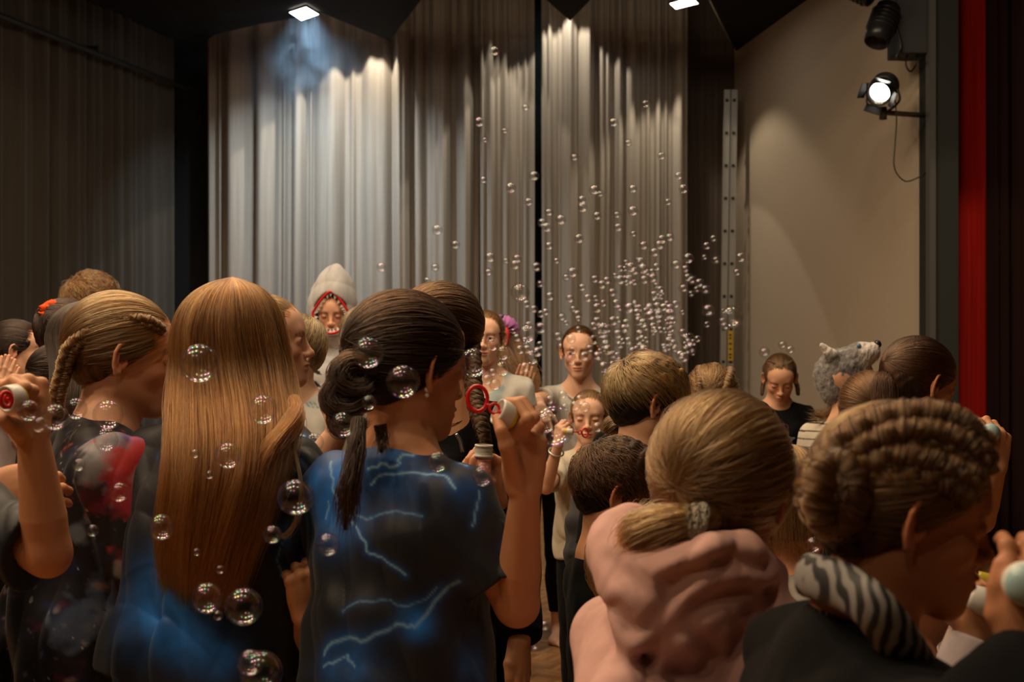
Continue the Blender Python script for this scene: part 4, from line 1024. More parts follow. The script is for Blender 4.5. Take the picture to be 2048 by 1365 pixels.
# girl with braided bun, right foreground
fg = person((1818,1024,1.40), 'girl in a black jacket with a braided bun, face in shadow, at right front', yaw=-93, pitch=-12, hs=0.90, nb=(0,-0.060,-0.145), ty=-80, wide=0.9, skin='deep', res=0.0026, lean=(0.03,0),
            arms=(dict(e=(1880,1500,1.62), w=(1990,1420,1.5)), dict(e=(1930,1590,1.12), w=(2068,1335,1.20), d=(0.10,0.05,1), n=(-0.2,-1,0), curl='loose', thumb='side', s=0.86)),
            shirt=dict(mat=cl['black'], off=0.026, long=0.97, sleeve=1, name='jacket', res=0.005, amp=0.007, neck=0.078, neckz=-0.005, seed=9), pants=BK, eyes='shut')
add_cap(fg, 'midbrown', T=(0,-0.93,-0.28), n=6500, t=0.012, rad=0.00036, wild=0.10, lift=0.007, seg=12)
for pth, rr, tn in (([h(fg,0.066,0.045,0.045), h(fg,0.070,0.010,0.055), h(fg,0.066,-0.04,0.055), h(fg,0.058,-0.085,0.025), h(fg,0.045,-0.112,-0.005)], 0.023, 6),
                    ([h(fg,0.030,0.055,0.085), h(fg,0.034,0.015,0.108), h(fg,0.036,-0.04,0.100), h(fg,0.036,-0.088,0.066), h(fg,0.030,-0.116,0.02)], 0.024, 6),
                    ([h(fg,0.060,0.060,0.070), h(fg,0.060,0.015,0.090), h(fg,0.060,-0.04,0.085), h(fg,0.055,-0.088,0.048)], 0.020, 5)):
    braid(pth, rr, tn, 'midbrown', fg.o, fg.rs, nst=110, rad=0.0004, up=fg.R@V3(0,0,1))
bc = P(1664,985,1.36); bp = [bc+V3(0.020*math.sin(a_),-0.008+0.006*math.cos(a_*2),0.030*math.cos(a_)) for a_ in np.linspace(0,6.0,14)]
braid(bp, 0.022, 7, 'midbrown', fg.o, fg.rs, name='hair_bun', nst=120, rad=0.0004, up=fg.R@V3(0,1,0))
braid([bc+V3(-0.004,-0.016,0.014), bc+V3(0.002,-0.020,-0.002), bc+V3(-0.002,-0.014,-0.018)], 0.018, 3, 'midbrown', fg.o, fg.rs, name='hair_bun', nst=120, rad=0.0004)
m, nt, pb, out = newmat('silver_stripes'); ck = nd(nt, 'ShaderNodeTexWave', i_Scale=26, i_Distortion=5, i_Detail=1); ck.bands_direction = 'X'; rr_ = ramp(nt, [(0.35,(0.012,0.012,0.014)),(0.65,(0.22,0.21,0.21))]); nt.links.new(objvec(nt, (1,1,1)), ck.inputs['Vector']); nt.links.new(ck.outputs['Fac'], rr_.inputs[0]); nt.links.new(rr_.outputs[0], pb.inputs['Base Color']); pb.inputs['Roughness'].default_value = 0.6
mb = MB(); mb.sweep(resample([P(1612,1150,1.42), P(1650,1160,1.34), P(1695,1178,1.30), P(1745,1215,1.265), P(1790,1275,1.27), P(1835,1350,1.30), P(1850,1420,1.34)], 30), 0.024, 0.013, n=14); o = mb.build('collar', m, fg.o); o['label'] = 'black and silver striped collar edge'
# girl with the dark bun
fx = lambda *p: P(*p)
mn = person((824,738,2.22), 'girl with a dark hair bun and blue lightning shirt, holding up a bubble wand', yaw=-52, pitch=-8, hs=1.0, nb=(0,-0.03,-0.145), ty=-30, lean=(0.01,0), wide=0.88, skin='tan', res=0.0028,
            arms=(dict(e=(632,1345,2.42), w=(614,1238,2.22), d=(0,-0.15,1), n=(0.4,-1,0), curl='fist', thumb='in'),
                  dict(e=(1034,1212,2.09), w=(1050,985,2.02), d=(-0.02,0.0,1), n=(0.35,-1,0), s=0.96, res=0.0024,
                       fingers=[[fx(1056,838,1.97), fx(1036,806,1.985), fx(1016,803,1.995)], [fx(1068,836,2.00), fx(1046,802,2.015), fx(1022,803,2.02)], [fx(1078,856,2.04), fx(1058,826,2.05), fx(1036,822,2.055)], [fx(1080,882,2.07), fx(1062,860,2.08), fx(1044,850,2.085)],
                                [fx(1014,892,1.965), fx(1003,862,1.96), fx(994,838,1.975)]], nail=[(fx(991,832,1.955), (0.12,0.01,0.015))])),
            shirt=dict(mat=cl['print'], off=0.018, sleeve=0.74, res=0.0035, amp=0.007, loose=0.018, hem=-0.16, neck=0.072, seed=22, bulk=0.97,
                       colfn=lightning(seed=3, blue=-0.55, auto=0, glows=[(660,950,0.075,0.9),(672,1030,0.05,0.6),(829,1240,0.026,1.0),(800,975,0.035,0.35),(690,1330,0.045,0.6),(960,1330,0.04,0.4),(1034,1100,0.018,0.9),(790,893,0.05,0.6),(940,980,0.03,0.4)],
                                       bolts=[([(826,870),(846,886),(830,905),(801,908),(788,927),(759,924),(733,937)],0.0022,1.0), ([(913,972),(894,953),(865,943),(826,940),(788,943),(755,950),(736,969)],0.0020,0.8),
                                              ([(659,918),(660,946),(659,976),(672,1005),(692,1034),(711,1057),(728,1099),(750,1112),(770,1129),(803,1148)],0.0018,0.6), ([(643,1308),(659,1282),(692,1275),(715,1282),(757,1262),(803,1246),(822,1252),(848,1233),(877,1200),(913,1168)],0.0028,0.5),
                                              ([(642,1330),(668,1318),(690,1305),(703,1330)],0.002,0.5), ([(962,979),(959,1015),(949,1047)],0.0016,0.5), ([(690,1020),(730,1035),(790,1015),(840,1028)],0.0018,0.35), ([(650,1000),(645,1035)],0.0014,0.5), ([(920,905),(935,925)],0.002,0.8), ([(680,1220),(710,1200),(760,1195),(800,1210),(840,1200),(880,1180)],0.0016,0.25)])),
            pants=BK)
add_cap(mn, 'dark', T=(-0.25,-0.95,-0.12), n=6500, t=0.013, rad=0.0004, wild=0.10, lift=0.010, seg=12, zlow=-0.085)
b0 = P(712,775,2.10)
for k, (x, y, rr) in enumerate([(712,752,0.030),(700,790,0.034),(706,830,0.026)]):
    a_ = np.linspace(0, 5.6, 16); c_ = P(x, y, 2.10); ln = V3(0.6,0,0.8) if k == 1 else V3(0.9,0,-0.4)
    tube_hair([c_+rr*0.75*(math.cos(t)*V3(1,0,0.15*k)+math.sin(t)*V3(0,0.25,1)*(0.8)) for t in a_], [0.012,0.020,0.020,0.012], None, 700, 'dark', mn.o, name='hair_bun', rs=mn.rs, wild=0.004, seg=18)
tube_hair([P(718,840,2.06), P(712,900,2.03), P(700,980,2.01), P(690,1060,2.02)], [0.012,0.010,0.008,0.003], None, 260, 'dark', mn.o, rs=mn.rs, wild=0.008)
tube_hair([P(760,850,2.09), P(765,880,2.09), P(762,905,2.08)], [0.010,0.006,0.003], None, 120, 'dark', mn.o, rs=mn.rs, wild=0.004)
ep_ = h(mn,0.079,-0.018,-0.036); mb = MB(); th = np.linspace(0,np.pi,9); mb.lathe([(0.0045*math.sin(t)+1e-4,-0.0045*math.cos(t)) for t in th], ep_, (0,0,1), 12); mb.lathe([(0.0038*math.sin(t)+1e-4,-0.0038*math.cos(t)) for t in th], ep_-V3(0,0,0.009), (0,0,1), 12); mb.build('earring', simple('pearl', (0.8,0.78,0.72), 0.15), mn.o)
# girl with very long auburn hair
lg = person((478,692,2.42), 'girl with very long straight auburn hair down her back', yaw=-32, pitch=-2, hs=1.0, ty=-25, skin='tan', lean=(0.035,0), wide=1.05,
            arms=(dict(e=(345,1180,2.34), w=(385,1380,2.28)), dict(e=(560,1300,2.36), w=(622,1520,2.2))),
            shirt=dict(mat=cl['print'], off=0.022, sleeve=0.80, res=0.004, amp=0.007, hem=0.02, seed=31, loose=0.02, flare=0.02,
                       colfn=lightning(seed=14, blue=-0.25, auto=0, glows=[(575,925,0.02,0.9),(572,1075,0.02,0.7),(310,1210,0.07,0.9),(370,1270,0.05,0.8),(450,1310,0.035,0.5),(330,1140,0.04,0.6)], bolts=[([(556,882),(562,910),(585,938)],0.0018,0.9),([(560,1060),(568,1085),(560,1120),(570,1150)],0.0014,0.4)])),
            pants=dict(mat=cl['whitepants'], top=0.10))
dd = 2.36
def sec(y, xl, xr, d, b): return (P(0,y,d)[2], (px(xl,d)+px(xr,d))/2, d, (px(xr,d)-px(xl,d))/2, b)
mass_hair(lg.H, lg.R, lg.hs, [sec(760,362,582,2.40,0.110), sec(830,350,592,2.33,0.10), sec(900,336,590,2.27,0.085), sec(1000,322,560,2.24,0.07), sec(1090,312,520,2.24,0.055), sec(1160,310,496,2.25,0.04), sec(1215,315,470,2.26,0.025)],
          12000, 'auburn', lg.o, phi=(-2.25,2.05), rs=lg.rs, wild=0.008, rad=0.0004, clump=0.06, ends=0.32, seg=26, t=0.015)
# loose lock over the right shoulder
tube_hair([P(588,800,2.30), P(585,850,2.24), P(540,915,2.20), P(520,1010,2.20), P(508,1100,2.22)], [0.012,0.028,0.022,0.014,0.004], [0.01,0.014,0.012,0.01,0.003], 700, 'auburn', lg.o, name='hair_lock', rs=lg.rs, wild=0.008)
tube_hair([P(585,880,2.22), P(600,960,2.20), P(598,1030,2.20), P(575,1070,2.20), P(552,1072,2.2)], [0.003,0.0025,0.002,0.001,0.001], None, 40, 'blond', lg.o, name='hair_lock', rs=lg.rs, wild=0.003)
# girl in the galaxy jumper with a side braid
gx = person((254,712,2.55), 'girl in a red, blue and black galaxy print jumper with a french braid', yaw=-74, pitch=-6, hs=1.0, nb=(0,-0.040,-0.140), ty=-62, skin='light', lean=(0.04,0.0),
            arms=(dict(e=(300,1120,2.75), w=(380,1080,2.7)), dict(e=(282,1110,2.42), w=(350,1010,2.62))),
            shirt=dict(mat=cl['print'], off=0.022, long=0.97, sleeve=1, res=0.004, amp=0.009, hem=-0.10, name='jumper', colfn=galaxy(5, [(205,880,0.045,(0.34,0.33,0.38),0.7),(240,890,0.035,(0.26,0.26,0.34),0.6),(200,940,0.035,(0.30,0.30,0.34),0.6),(275,858,0.030,(0.02,0.05,0.26),0.9),(312,885,0.030,(0.015,0.04,0.22),0.9),
                       (278,945,0.072,(0.48,0.025,0.03),0.95),(255,985,0.045,(0.38,0.03,0.05),0.8),(300,1000,0.045,(0.40,0.05,0.08),0.8),(288,945,0.026,(0.52,0.34,0.36),0.7),(150,1070,0.022,(0.25,0.32,0.42),0.6),(180,1010,0.03,(0.10,0.01,0.03),0.6),
                       (160,1240,0.045,(0.10,0.15,0.28),0.8),(215,1200,0.045,(0.09,0.14,0.26),0.7),(210,1245,0.04,(0.16,0.18,0.24),0.7),(280,1190,0.04,(0.30,0.20,0.16),0.7),(275,1120,0.03,(0.34,0.04,0.07),0.7),(245,1150,0.02,(0.4,0.38,0.4),0.6)]), loose=0.02, seed=17, neck=0.070), pants=BK)
add_cap(gx, 'darkblond', T=(0,-0.85,-0.35), n=5000, t=0.010, rad=0.00042, wild=0.07, lift=0.006, zlow=-0.06)
braid([h(gx,0.050,0.062,0.055), h(gx,0.062,0.030,0.068), h(gx,0.066,-0.015,0.062), h(gx,0.064,-0.060,0.040), h(gx,0.056,-0.100,0.005), h(gx,0.045,-0.112,-0.045), h(gx,0.045,-0.118,-0.09), h(gx,0.05,-0.112,-0.13)], [0.011,0.014,0.015,0.016,0.016,0.014,0.014,0.010], 14, 'darkblond', gx.o, gx.rs, nst=90, rad=0.0004, up=gx.R@V3(0,0.3,1))
tube_hair([P(168,850,2.47), P(150,890,2.46), P(135,940,2.46), P(128,985,2.47)], [0.010,0.022,0.018,0.004], [0.01,0.014,0.012,0.003], 350, 'brown', gx.o, rs=gx.rs, wild=0.008)
# raised arm at the left edge
lf = person((-150,700,2.3), 'person at the left edge holding a white bubble cap up, body mostly out of frame', yaw=-80, hs=1.0, ty=-60, skin='tan', lean=(0.0,0),
            arms=(dict(e=(-60,1140,2.3), w=(-25,975,2.15), d=(1,0,0.1), n=(0,-1,0.3), curl='loose'),
                  dict(e=(96,1110,2.02), w=(66,872,1.98), d=(-0.22,0.0,1), n=(0.5,-1,0), s=0.95, res=0.0026,
                       fingers=[[fx(50,776,1.93), fx(26,762,1.945), fx(8,772,1.955)], [fx(66,782,1.96), fx(46,776,1.93), fx(34,790,1.925)], [fx(76,800,1.99), fx(60,790,1.96), fx(46,806,1.945)], [fx(84,822,2.02), fx(72,812,1.99), fx(58,826,1.975)],
                                [fx(24,852,1.94), fx(8,840,1.93), fx(-2,824,1.94)]])),
            shirt=dict(mat=cl['print'], off=0.02, sleeve=0.9, res=0.005, amp=0.006, colfn=lightning(seed=8, blue=-0.1), loose=0.015), pants=BK)
add_cap(lf, 'brown', n=500, rad=0.0008)
# boy with fair streaks and yellow face paint
yp = [(P(1352+dx,y,3.22), 0.0075, 0.004, (0.62,0.50,0.02), 0.95) for dx, y in [(-8,788),(-8,797),(-8,806),(-7,815),(0,822),(8,824),(14,820)]]
sb = person((1302,806,3.3), 'boy with fair streaked hair and yellow paint on his cheek', yaw=-80, pitch=-6, hs=0.98, nb=(0,-0.045,-0.150), skin='light', eyes='shut', ty=-60, shirt=dict(mat=cl['black'], off=0.014, res=0.007, neck=0.07), pants=BK, res=0.0035)
c_ = proj(np.array([h(sb,0.045,0.072,-0.02)]))[0]
vv = np.empty(len(sb.o.data.vertices)*3, dtype=f32); sb.o.data.vertices.foreach_get('co', vv); vv = vv.reshape(-1,3).astype(float)
def repaint(q, plist):
    n = len(q.o.data.vertices); vv = np.empty(n*3, dtype=f32); q.o.data.vertices.foreach_get('co', vv); vv = vv.reshape(-1,3).astype(float)
    at = q.o.data.color_attributes['Col']; cc = np.empty(n*4, dtype=f32); at.data.foreach_get('color', cc); cc = cc.reshape(-1,4)
    for cen, r, soft, colr, a in plist:
        d = np.linalg.norm(vv-cen, axis=1); k = (np.clip((r+soft-d)/soft, 0, 1)*a)[:,None]; cc[:,:3] = cc[:,:3]*(1-k)+np.asarray(colr)*k
    at.data.foreach_set('color', cc.ravel().astype(f32))
repaint(sb, [(h(sb,0.046,0.068,z_), 0.008, 0.003, (0.60,0.46,0.02), 0.95) for z_ in (0.012,0.004,-0.005,-0.014)]+[(h(sb,0.046-0.003*i,0.070+0.004*i,-0.021-0.001*i), 0.008, 0.003, (0.60,0.46,0.02), 0.95) for i in range(5)])
add_cap(sb, 'black', mode='crown', T=(0,-0.5,0.85), n=2500, t=0.010, line='boy', rad=0.0006, arc=0.35, wild=0.1, zlow=-0.095)
def boy_top(q, colr, n, t=0.022, rad=0.0005, arc=0.85, zmin=0.035, lift=0.012, T=(0,-0.55,0.85), wild=0.25):
    rs = q.rs; u = rs.normal(size=(n*8,3)); u /= np.linalg.norm(u,axis=1)[:,None]; pz = (C0+u*R0); ok = (pz[:,2] > zmin+0.1*pz[:,1]) & (pz[:,1] < 0.062); u = u[ok][:n]; n = len(u)
    T = nrm(V3(*T)); dt = u@T; ax = -(T[None]-u*dt[:,None]); ax /= np.linalg.norm(ax,axis=1)[:,None]+1e-6; ax[:] = ax*0.7+np.array([0,0.5,-0.15]); ax -= u*(ax*u).sum(1)[:,None]; ax /= np.linalg.norm(ax,axis=1)[:,None]
    sd_ = np.cross(u, ax); j = rs.normal(size=n)*wild; ax = ax*np.cos(j)[:,None]+sd_*np.sin(j)[:,None]
    a = (arc*rs.uniform(0.5,1.1,n))[:,None]*np.linspace(0,1,11)[None]; uu = u[:,None]*np.cos(a)[...,None]+ax[:,None]*np.sin(a)[...,None]
    rho = 0.006+t*np.sin(np.linspace(0.15,2.5,11))[None]*rs.uniform(0.6,1.1,(n,1))
    p = frizz(C0+uu*(R0+rho[...,None]), 0.002, rs); p = q.H+np.einsum('ij,abj->abi', q.R, p*q.hs)
    s = S(); w = lambda *l: q.H+q.R@(np.array(l)*q.hs); s.add(el(w(0,-0.008,0.045), (R0+t*0.55)*V3(1.0,0.98,0.90)*q.hs, q.R)); s.cut(hs_(q.R@V3(0,0.10,-1), w(0,0,zmin-0.004)), 0.01); s.cut(hs_(q.R@V3(0,1,0.2), w(0,0.078,0.05)), 0.01); s.post = folds(3, 0.003, 0.03, 5, q.R)
    v, f = nets(s, 0.004); me = link('hair_top', npmesh('hair_top', v, f), q.o, HM[colr][0]); strands('hair_strands', p, rad, HM[colr][1], me)
boy_top(sb, 'streak', 2600, t=0.016, rad=0.0007, arc=0.9, wild=0.15, zmin=0.045)
# small boy with dark brown hair
db = person((1240,984,3.0), 'small boy with short dark brown hair in a black shirt, head bowed', yaw=-92, pitch=-12, hs=0.97, nb=(0,-0.045,-0.150), skin='tan', eyes='shut', ty=-70, shirt=dict(mat=cl['black'], off=0.016, res=0.007, neck=0.07), pants=BK, lean=(-0.05,0), wide=0.9, res=0.0032)
add_cap(db, 'dark', mode='crown', T=(0,-0.5,0.85), n=2500, t=0.009, line='boy', rad=0.00055, arc=0.35, wild=0.1, zlow=-0.09)
boy_top(db, 'brown', 2600, t=0.013, rad=0.0005, arc=0.7, zmin=0.02)
# ================================================================== further back
# girl blowing, in profile beside the long-haired girl
pr = person((541,684,3.15), 'girl in profile with pursed lips beside the long auburn hair', yaw=-86, pitch=2, hs=0.96, skin='fair', res=0.0026, ty=-60,
            arms=(None, dict(e=(628,945,2.90), w=(676,862,2.86), d=(0.25,0,1), n=(0.5,-1,0), curl='loose', thumb='in')),
            shirt=dict(mat=cl['print'], off=0.02, sleeve=0.88, res=0.005, colfn=lightning(seed=41, blue=0.1, bolts=[([(596,872),(612,868),(618,885),(640,895)],0.003,0.9)]), loose=0.015), pants=BK)
add_cap(pr, 'darkblond', n=1500)
tube_hair([h(pr,0,-.10,.03), h(pr,0,-.15,-.03), h(pr,0,-.15,-.15)], [0.02,.03,.01], None, 200, 'darkblond', pr.o)
# woman in the black zip jacket
zj = person((866,676,2.98), 'woman in a black zip jacket with a long dark side braid and thin gold necklaces', yaw=128, pitch=-6, hs=1.0, nb=(-0.040,-0.02,-0.155), ty=165, wide=0.82, skin='tan', lean=(-0.01,0.03), res=0.003,
            arms=(dict(e=(1022,1085,2.95), w=(1040,1278,2.80), d=(0.05,-0.12,-1), n=(0.95,-0.45,0), curl='relaxed', thumb='side', s=0.98, res=0.0028),
                  dict(e=(930,1120,2.70), w=(992,1005,2.54), d=(-0.12,0.05,1), n=(0.9,0.5,0), curl='grip', thumb='in', s=0.9)),
            shirt=dict(mat=cl['black'], off=0.02, long=0.98, sleeve=1, res=0.005, name='jacket', vneck=0.05, neck=0.070, amp=0.006), pants=BK)
add_cap(zj, 'brown', T=(0,-0.9,-0.35), n=4500, t=0.012, rad=0.0005, wild=0.08, lift=0.008, zlow=-0.09)
braid([P(944,690,3.0), P(946,730,2.93), P(948,790,2.86), P(962,850,2.80), P(975,905,2.78)], [0.020,0.020,0.020,0.018,0.012], 8, 'brown', zj.o, zj.rs, nst=110, rad=0.0005)
tube_hair([P(975,900,2.78), P(982,935,2.78), P(985,965,2.78)], [0.012,0.016,0.005], None, 200, 'midbrown', zj.o, rs=zj.rs)
for k, (yy, s_) in enumerate([(0.015,1.0),(0.035,1.2)]):
    c_ = zj.N+V3(0,0,-yy); a_ = np.linspace(0,2*np.pi,40,endpoint=False); R3 = zj.T
    pts = np.array([c_+R3@(V3(0.062*s_*math.cos(t),0.066*s_*math.sin(t)+0.012,-0.03*math.sin(t)*s_)) for t in a_]); mb = MB(); mb.sweep(pts, 0.0014, n=6, closed=True, up=zj.T[:,2]); mb.build('necklace', simple('gold', (0.75,0.45,0.15), 0.25, 0.9), zj.o)
mb = MB(); mb.sweep(resample([P(912,868,2.70), P(921,884,2.70), P(925,905,2.70)], 10), 0.004, 0.003, n=8); mb.build('zip', simple('zip_metal', (0.5,0.5,0.5), 0.3, 0.9), zj.o)
fgp = np.array(zj.tips[0][2]); 
# hooded person in charcoal
hg = person((1312,835,3.75), 'person in a charcoal hooded top with a short light brown ponytail, back to the camera', yaw=-40, pitch=-18, hs=0.98, nb=(-0.035,-0.05,-0.11), ty=-30, lean=(0.0,0), wide=0.85,
            shirt=dict(mat=cl['charcoal'], off=0.03, long=0.98, sleeve=1, res=0.008, name='hoodie', amp=0.009, bulk=0.98, neck=0.06), pants=dict(mat=cl['charcoal']), res=0.004)
add_cap(hg, 'midbrown', n=1200, T=(0,-.95,-.2))
tube_hair([P(1245,850,3.6), P(1225,852,3.58), P(1210,866,3.58)], [0.02,0.026,0.008], None, 250, 'midbrown', hg.o)
# fuzzy-haired child half hidden by the pink hood
fz = person((1322,1150,2.30), 'child with fuzzy light brown hair half hidden behind the pink hood', yaw=-70, hs=0.95, skin='tan', shirt=BK, pants=BK, res=0.004, eyes='shut')
add_cap(fz, 'darkblond', mode='crown', T=(0,-0.4,0.9), n=3500, t=0.014, arc=1.0, wild=0.4, lift=0.022, rad=0.0005, seg=12)
# girl with the off-shoulder top
os_ = person((1592,1000,2.85), 'girl in a grey off-shoulder top over a mint strap', yaw=-62, pitch=-10, hs=0.95, skin='tan', ty=-60, lean=(0.01,0), eyes='shut',
             shirt=dict(mat=cl['grey'], off=0.018, long=0.9, sleeve=1, res=0.006, neck=0.115, neckz=-0.035, name='off_shoulder_top'), pants=BK, res=0.0035)
s = S(); s.add(el(os_.tw(0,0,0.30), V3(0.152,0.104,0.175)*os_.sp+0.006, os_.T)); s.sub(rc(os_.N, os_.N+V3(0,0,0.2), 0.085), 0.004); s.cut(hs_(os_.T[:,2], os_.tw(0,0,0.46)), 0.004)
v, f = nets(s, 0.006); link('tank_top', npmesh('tank_top', v, f), os_.o, cl['mint'])
add_cap(os_, 'darkblond', mode='crown', T=(0,-0.2,1), n=1500, t=0.010, arc=0.9, wild=0.1)
mass_hair(os_.H, os_.R, os_.hs, [(os_.H[2]-0.05,os_.H[0]-0.01,os_.H[1]-0.01,0.085,0.095),(os_.H[2]-0.12,os_.H[0]-0.01,os_.H[1]-0.02,0.08,0.085)], 2200, 'darkblond', os_.o, phi=(-2.1,1.7), rs=os_.rs, wild=0.008, clump=0.05, ends=0.3, name='loose_hair')
# girl low in front in the floral shirt
fl_ = person((1822,1140,2.05), 'girl in a lilac floral shirt low behind the shadowed face, braid with a teal tie', yaw=-80, pitch=-15, hs=0.90, skin='tan', ty=-50, lean=(0.0,0), eyes='shut',
             arms=(dict(e=(1900,1420,2.1), w=(1965,1300,2.0), d=(0,-0.1,1), n=(-0.9,-0.4,0), curl='pinch'), dict(e=(1880,1480,1.75), w=(1955,1285,1.78), d=(0.05,0.0,1), n=(0.6,-1,0), curl='pinch', thumb='pinch', s=0.80)),
             shirt=dict(mat=cl['attr'], off=0.016, long=0.97, sleeve=1, res=0.005, neck=0.07, name='shirt', colfn=lambda v, q: (lambda b, e: np.array((0.42,0.36,0.38))[None]*(1-np.clip((b-0.9)*3,0,1))[:,None]+np.array((0.55,0.38,0.12))[None]*np.clip((b-0.9)*3,0,1)[:,None])(nz(v, 0.06, 3), 0)), pants=BK, res=0.0032)
add_cap(fl_, 'midbrown', n=1500)
braid([P(1800,1180,1.93), P(1803,1205,1.90), P(1805,1220,1.88)], [0.014,0.014,0.010], 2.5, 'midbrown', fl_.o, fl_.rs)
mb = MB(); mb.sweep([P(1806,1213,1.87), P(1807,1238,1.865)], 0.0125, n=14); o = mb.build('hair_tie', simple('teal_elastic', (0.02,0.30,0.33), 0.6, bmp=(200,0.5)), fl_.o); o['label'] = 'teal hair tie'
tube_hair([P(1807,1236,1.865), P(1815,1270,1.85), P(1825,1310,1.84)], [0.008,0.012,0.004], None, 250, 'midbrown', fl_.o)
# child in mint behind
mi = person((1890,1120,2.6), 'child in a mint shirt behind the floral shirt, holding a clear cup', yaw=-60, pitch=-10, hs=0.9, skin='tan', eyes='shut', ty=-40,
            arms=(None, dict(e=(1860,1340,2.45), w=(1900,1310,2.3), d=(0.1,-0.1,1), n=(1,-0.5,0), curl='grip', s=0.8)), shirt=dict(mat=cl['mint'], off=0.016, res=0.007), pants=BK, res=0.004)
add_cap(mi, 'brown', n=600)
# dark-haired girl right, ponytail
pt = person((1842,768,3.55), 'girl with smooth dark brown hair in a low ponytail, beside the wolf hat', yaw=-72, pitch=-16, hs=1.02, skin='tan', ty=-50, eyes='shut',
            arms=(None, dict(e=(1960,1040,3.05), w=(1992,940,2.95), d=(0.05,0,1), n=(0.3,-1,0), curl='pinch', thumb='pinch', s=0.92)), shirt=dict(mat=cl['navy'], off=0.016, sleeve=0.8, res=0.007), pants=BK, res=0.0035)
add_cap(pt, 'brown', T=(0,-0.97,0.0), n=5000, t=0.011, rad=0.0005, wild=0.03)
tube_hair([h(pt,0,-.105,-.01), h(pt,0.01,-.118,-0.03), h(pt,0.02,-.110,-.08), h(pt,0.03,-.09,-.17)], [0.018,0.03,0.03,0.01], None, 500, 'brown', pt.o)
# brown head with a thick side braid
bb = person((1738,826,4.0), 'brown-haired girl with a thick crown braid just right of the wolf hat flap', yaw=-25, pitch=-10, hs=0.98, skin='light', shirt=BK, pants=BK, res=0.004)
add_cap(bb, 'midbrown', n=3000, t=0.012, T=(0.5,-0.8,-0.2), rad=0.0006, lift=0.01)
braid([h(bb,0.072,0.0,0.06), h(bb,0.074,-0.05,0.03), h(bb,0.062,-0.09,-0.01), h(bb,0.03,-0.115,-0.045), h(bb,-0.01,-0.118,-0.06)], 0.021, 6, 'darkblond', bb.o, bb.rs, nst=100, rad=0.0006)
# girl in the wolf hat
wf = person((1702,768,4.95), 'girl in a striped shirt wearing a grey wolf head hat', yaw=-72, pitch=2, hs=1.0, skin='light', ty=-50, lean=(0.02,0),
            shirt=dict(mat=cl['attr'], off=0.018, long=0.9, sleeve=1, res=0.0045, amp=0.004, name='striped_shirt', neck=0.075,
                       colfn=lambda v, q: np.where((np.mod((v-q.Pv)@q.T[:,2]+0.006*np.sin(v[:,0]*20), 0.030) < 0.0055)[:,None], np.array((0.05,0.035,0.03)), np.array((0.62,0.56,0.47)))), pants=BK, res=0.0035)
tube_hair([P(1702,762,4.86), P(1700,790,4.84), P(1690,820,4.86)], [0.03,0.035,0.015], None, 400, 'midbrown', wf.o, name='loose_hair', rs=wf.rs)
tube_hair([P(1685,775,4.92), P(1668,812,4.95), P(1645,832,4.95), P(1622,828,4.95)], [0.02,0.014,0.009,0.003], None, 120, 'midbrown', wf.o, name='loose_hair', rs=wf.rs, wild=0.01)
# child with curly braids
cb = person((1424,806,4.1), 'child with fair braids wound round the head, only the crown showing', yaw=-10, hs=1.0, shirt=dict(mat=cl['grey']), pants=BK, res=0.005)
add_cap(cb, 'darkblond', n=1500, rad=0.0006, wild=0.2, lift=0.01)
for sx_ in (-0.5,0.1,0.7): braid([h(cb,sx_*0.07,0.03,0.105-abs(sx_)*0.02), h(cb,sx_*0.08,-0.04,0.108-abs(sx_)*0.02), h(cb,sx_*0.07,-0.10,0.06), h(cb,sx_*0.05,-0.115,0.0)], 0.017, 7, 'darkblond', cb.o, cb.rs, nst=60, rad=0.0006)
# brown-haired person behind the streaked boy
br = person((1292,768,4.7), 'person with loose brown hair, only the top showing above the streaked boy', yaw=-10, hs=1.0, shirt=BK, pants=BK, res=0.005)
mass_hair(br.H, br.R, br.hs, [(br.H[2]-0.05,br.H[0],br.H[1]-0.01,0.10,0.11),(br.H[2]-0.25,br.H[0]-0.02,br.H[1]-0.03,0.13,0.09)], 2500, 'midbrown', br.o, phi=(-2.3,2.3), rs=br.rs, rad=0.0007, wild=0.01)
# blond behind the dark bun
bl = person((732,680,4.7), 'blond person almost hidden behind the girl with the dark bun, one hand raised', yaw=0, hs=1.0, shirt=dict(mat=cl['grey']), pants=BK, res=0.004,
            arms=(dict(e=(690,860,4.5), w=(690,775,4.3), d=(0,0,1), n=(-0.3,-1,0), curl='loose'), None))
mass_hair(bl.H, bl.R, bl.hs, [(bl.H[2]-0.05,bl.H[0],bl.H[1]-0.01,0.085,0.11),(bl.H[2]-0.12,bl.H[0],bl.H[1]-0.03,0.08,0.09)], 1500, 'blond', bl.o, phi=(-2.3,2.3), rs=bl.rs, rad=0.0007)
# boy in the white feather shirt
ft = person((584,702,4.15), 'child in a white shirt with blue feathers, head hidden behind the blowing girl', yaw=125, hs=0.95, skin='fair', ty=165, lean=(-0.02,0),
            shirt=dict(mat=cl['attr'], off=0.016, sleeve=0.7, res=0.0045, amp=0.003, neck=0.072,
                       colfn=lambda v, q: (lambda d: np.array((0.62,0.61,0.58))*(1-d)[:,None]+np.array((0.13,0.30,0.36))*d[:,None])(np.clip(sum(np.exp(-(seg_dist(v, on_surface(v, p_))/w_)**2) for p_, w_ in [([(596,788),(612,800),(630,805)],0.007),([(640,788),(652,800),(662,818)],0.007),([(636,812),(650,808),(664,822)],0.005),([(600,800),(614,806),(626,812)],0.004)]),0,1)*(0.6+0.4*np.sin(v[:,0]*500+v[:,2]*400)))), pants=BK, res=0.0035)
add_cap(ft, 'blond', mode='crown', T=(0,-0.4,0.9), n=2500, t=0.014, arc=0.8, rad=0.0006)
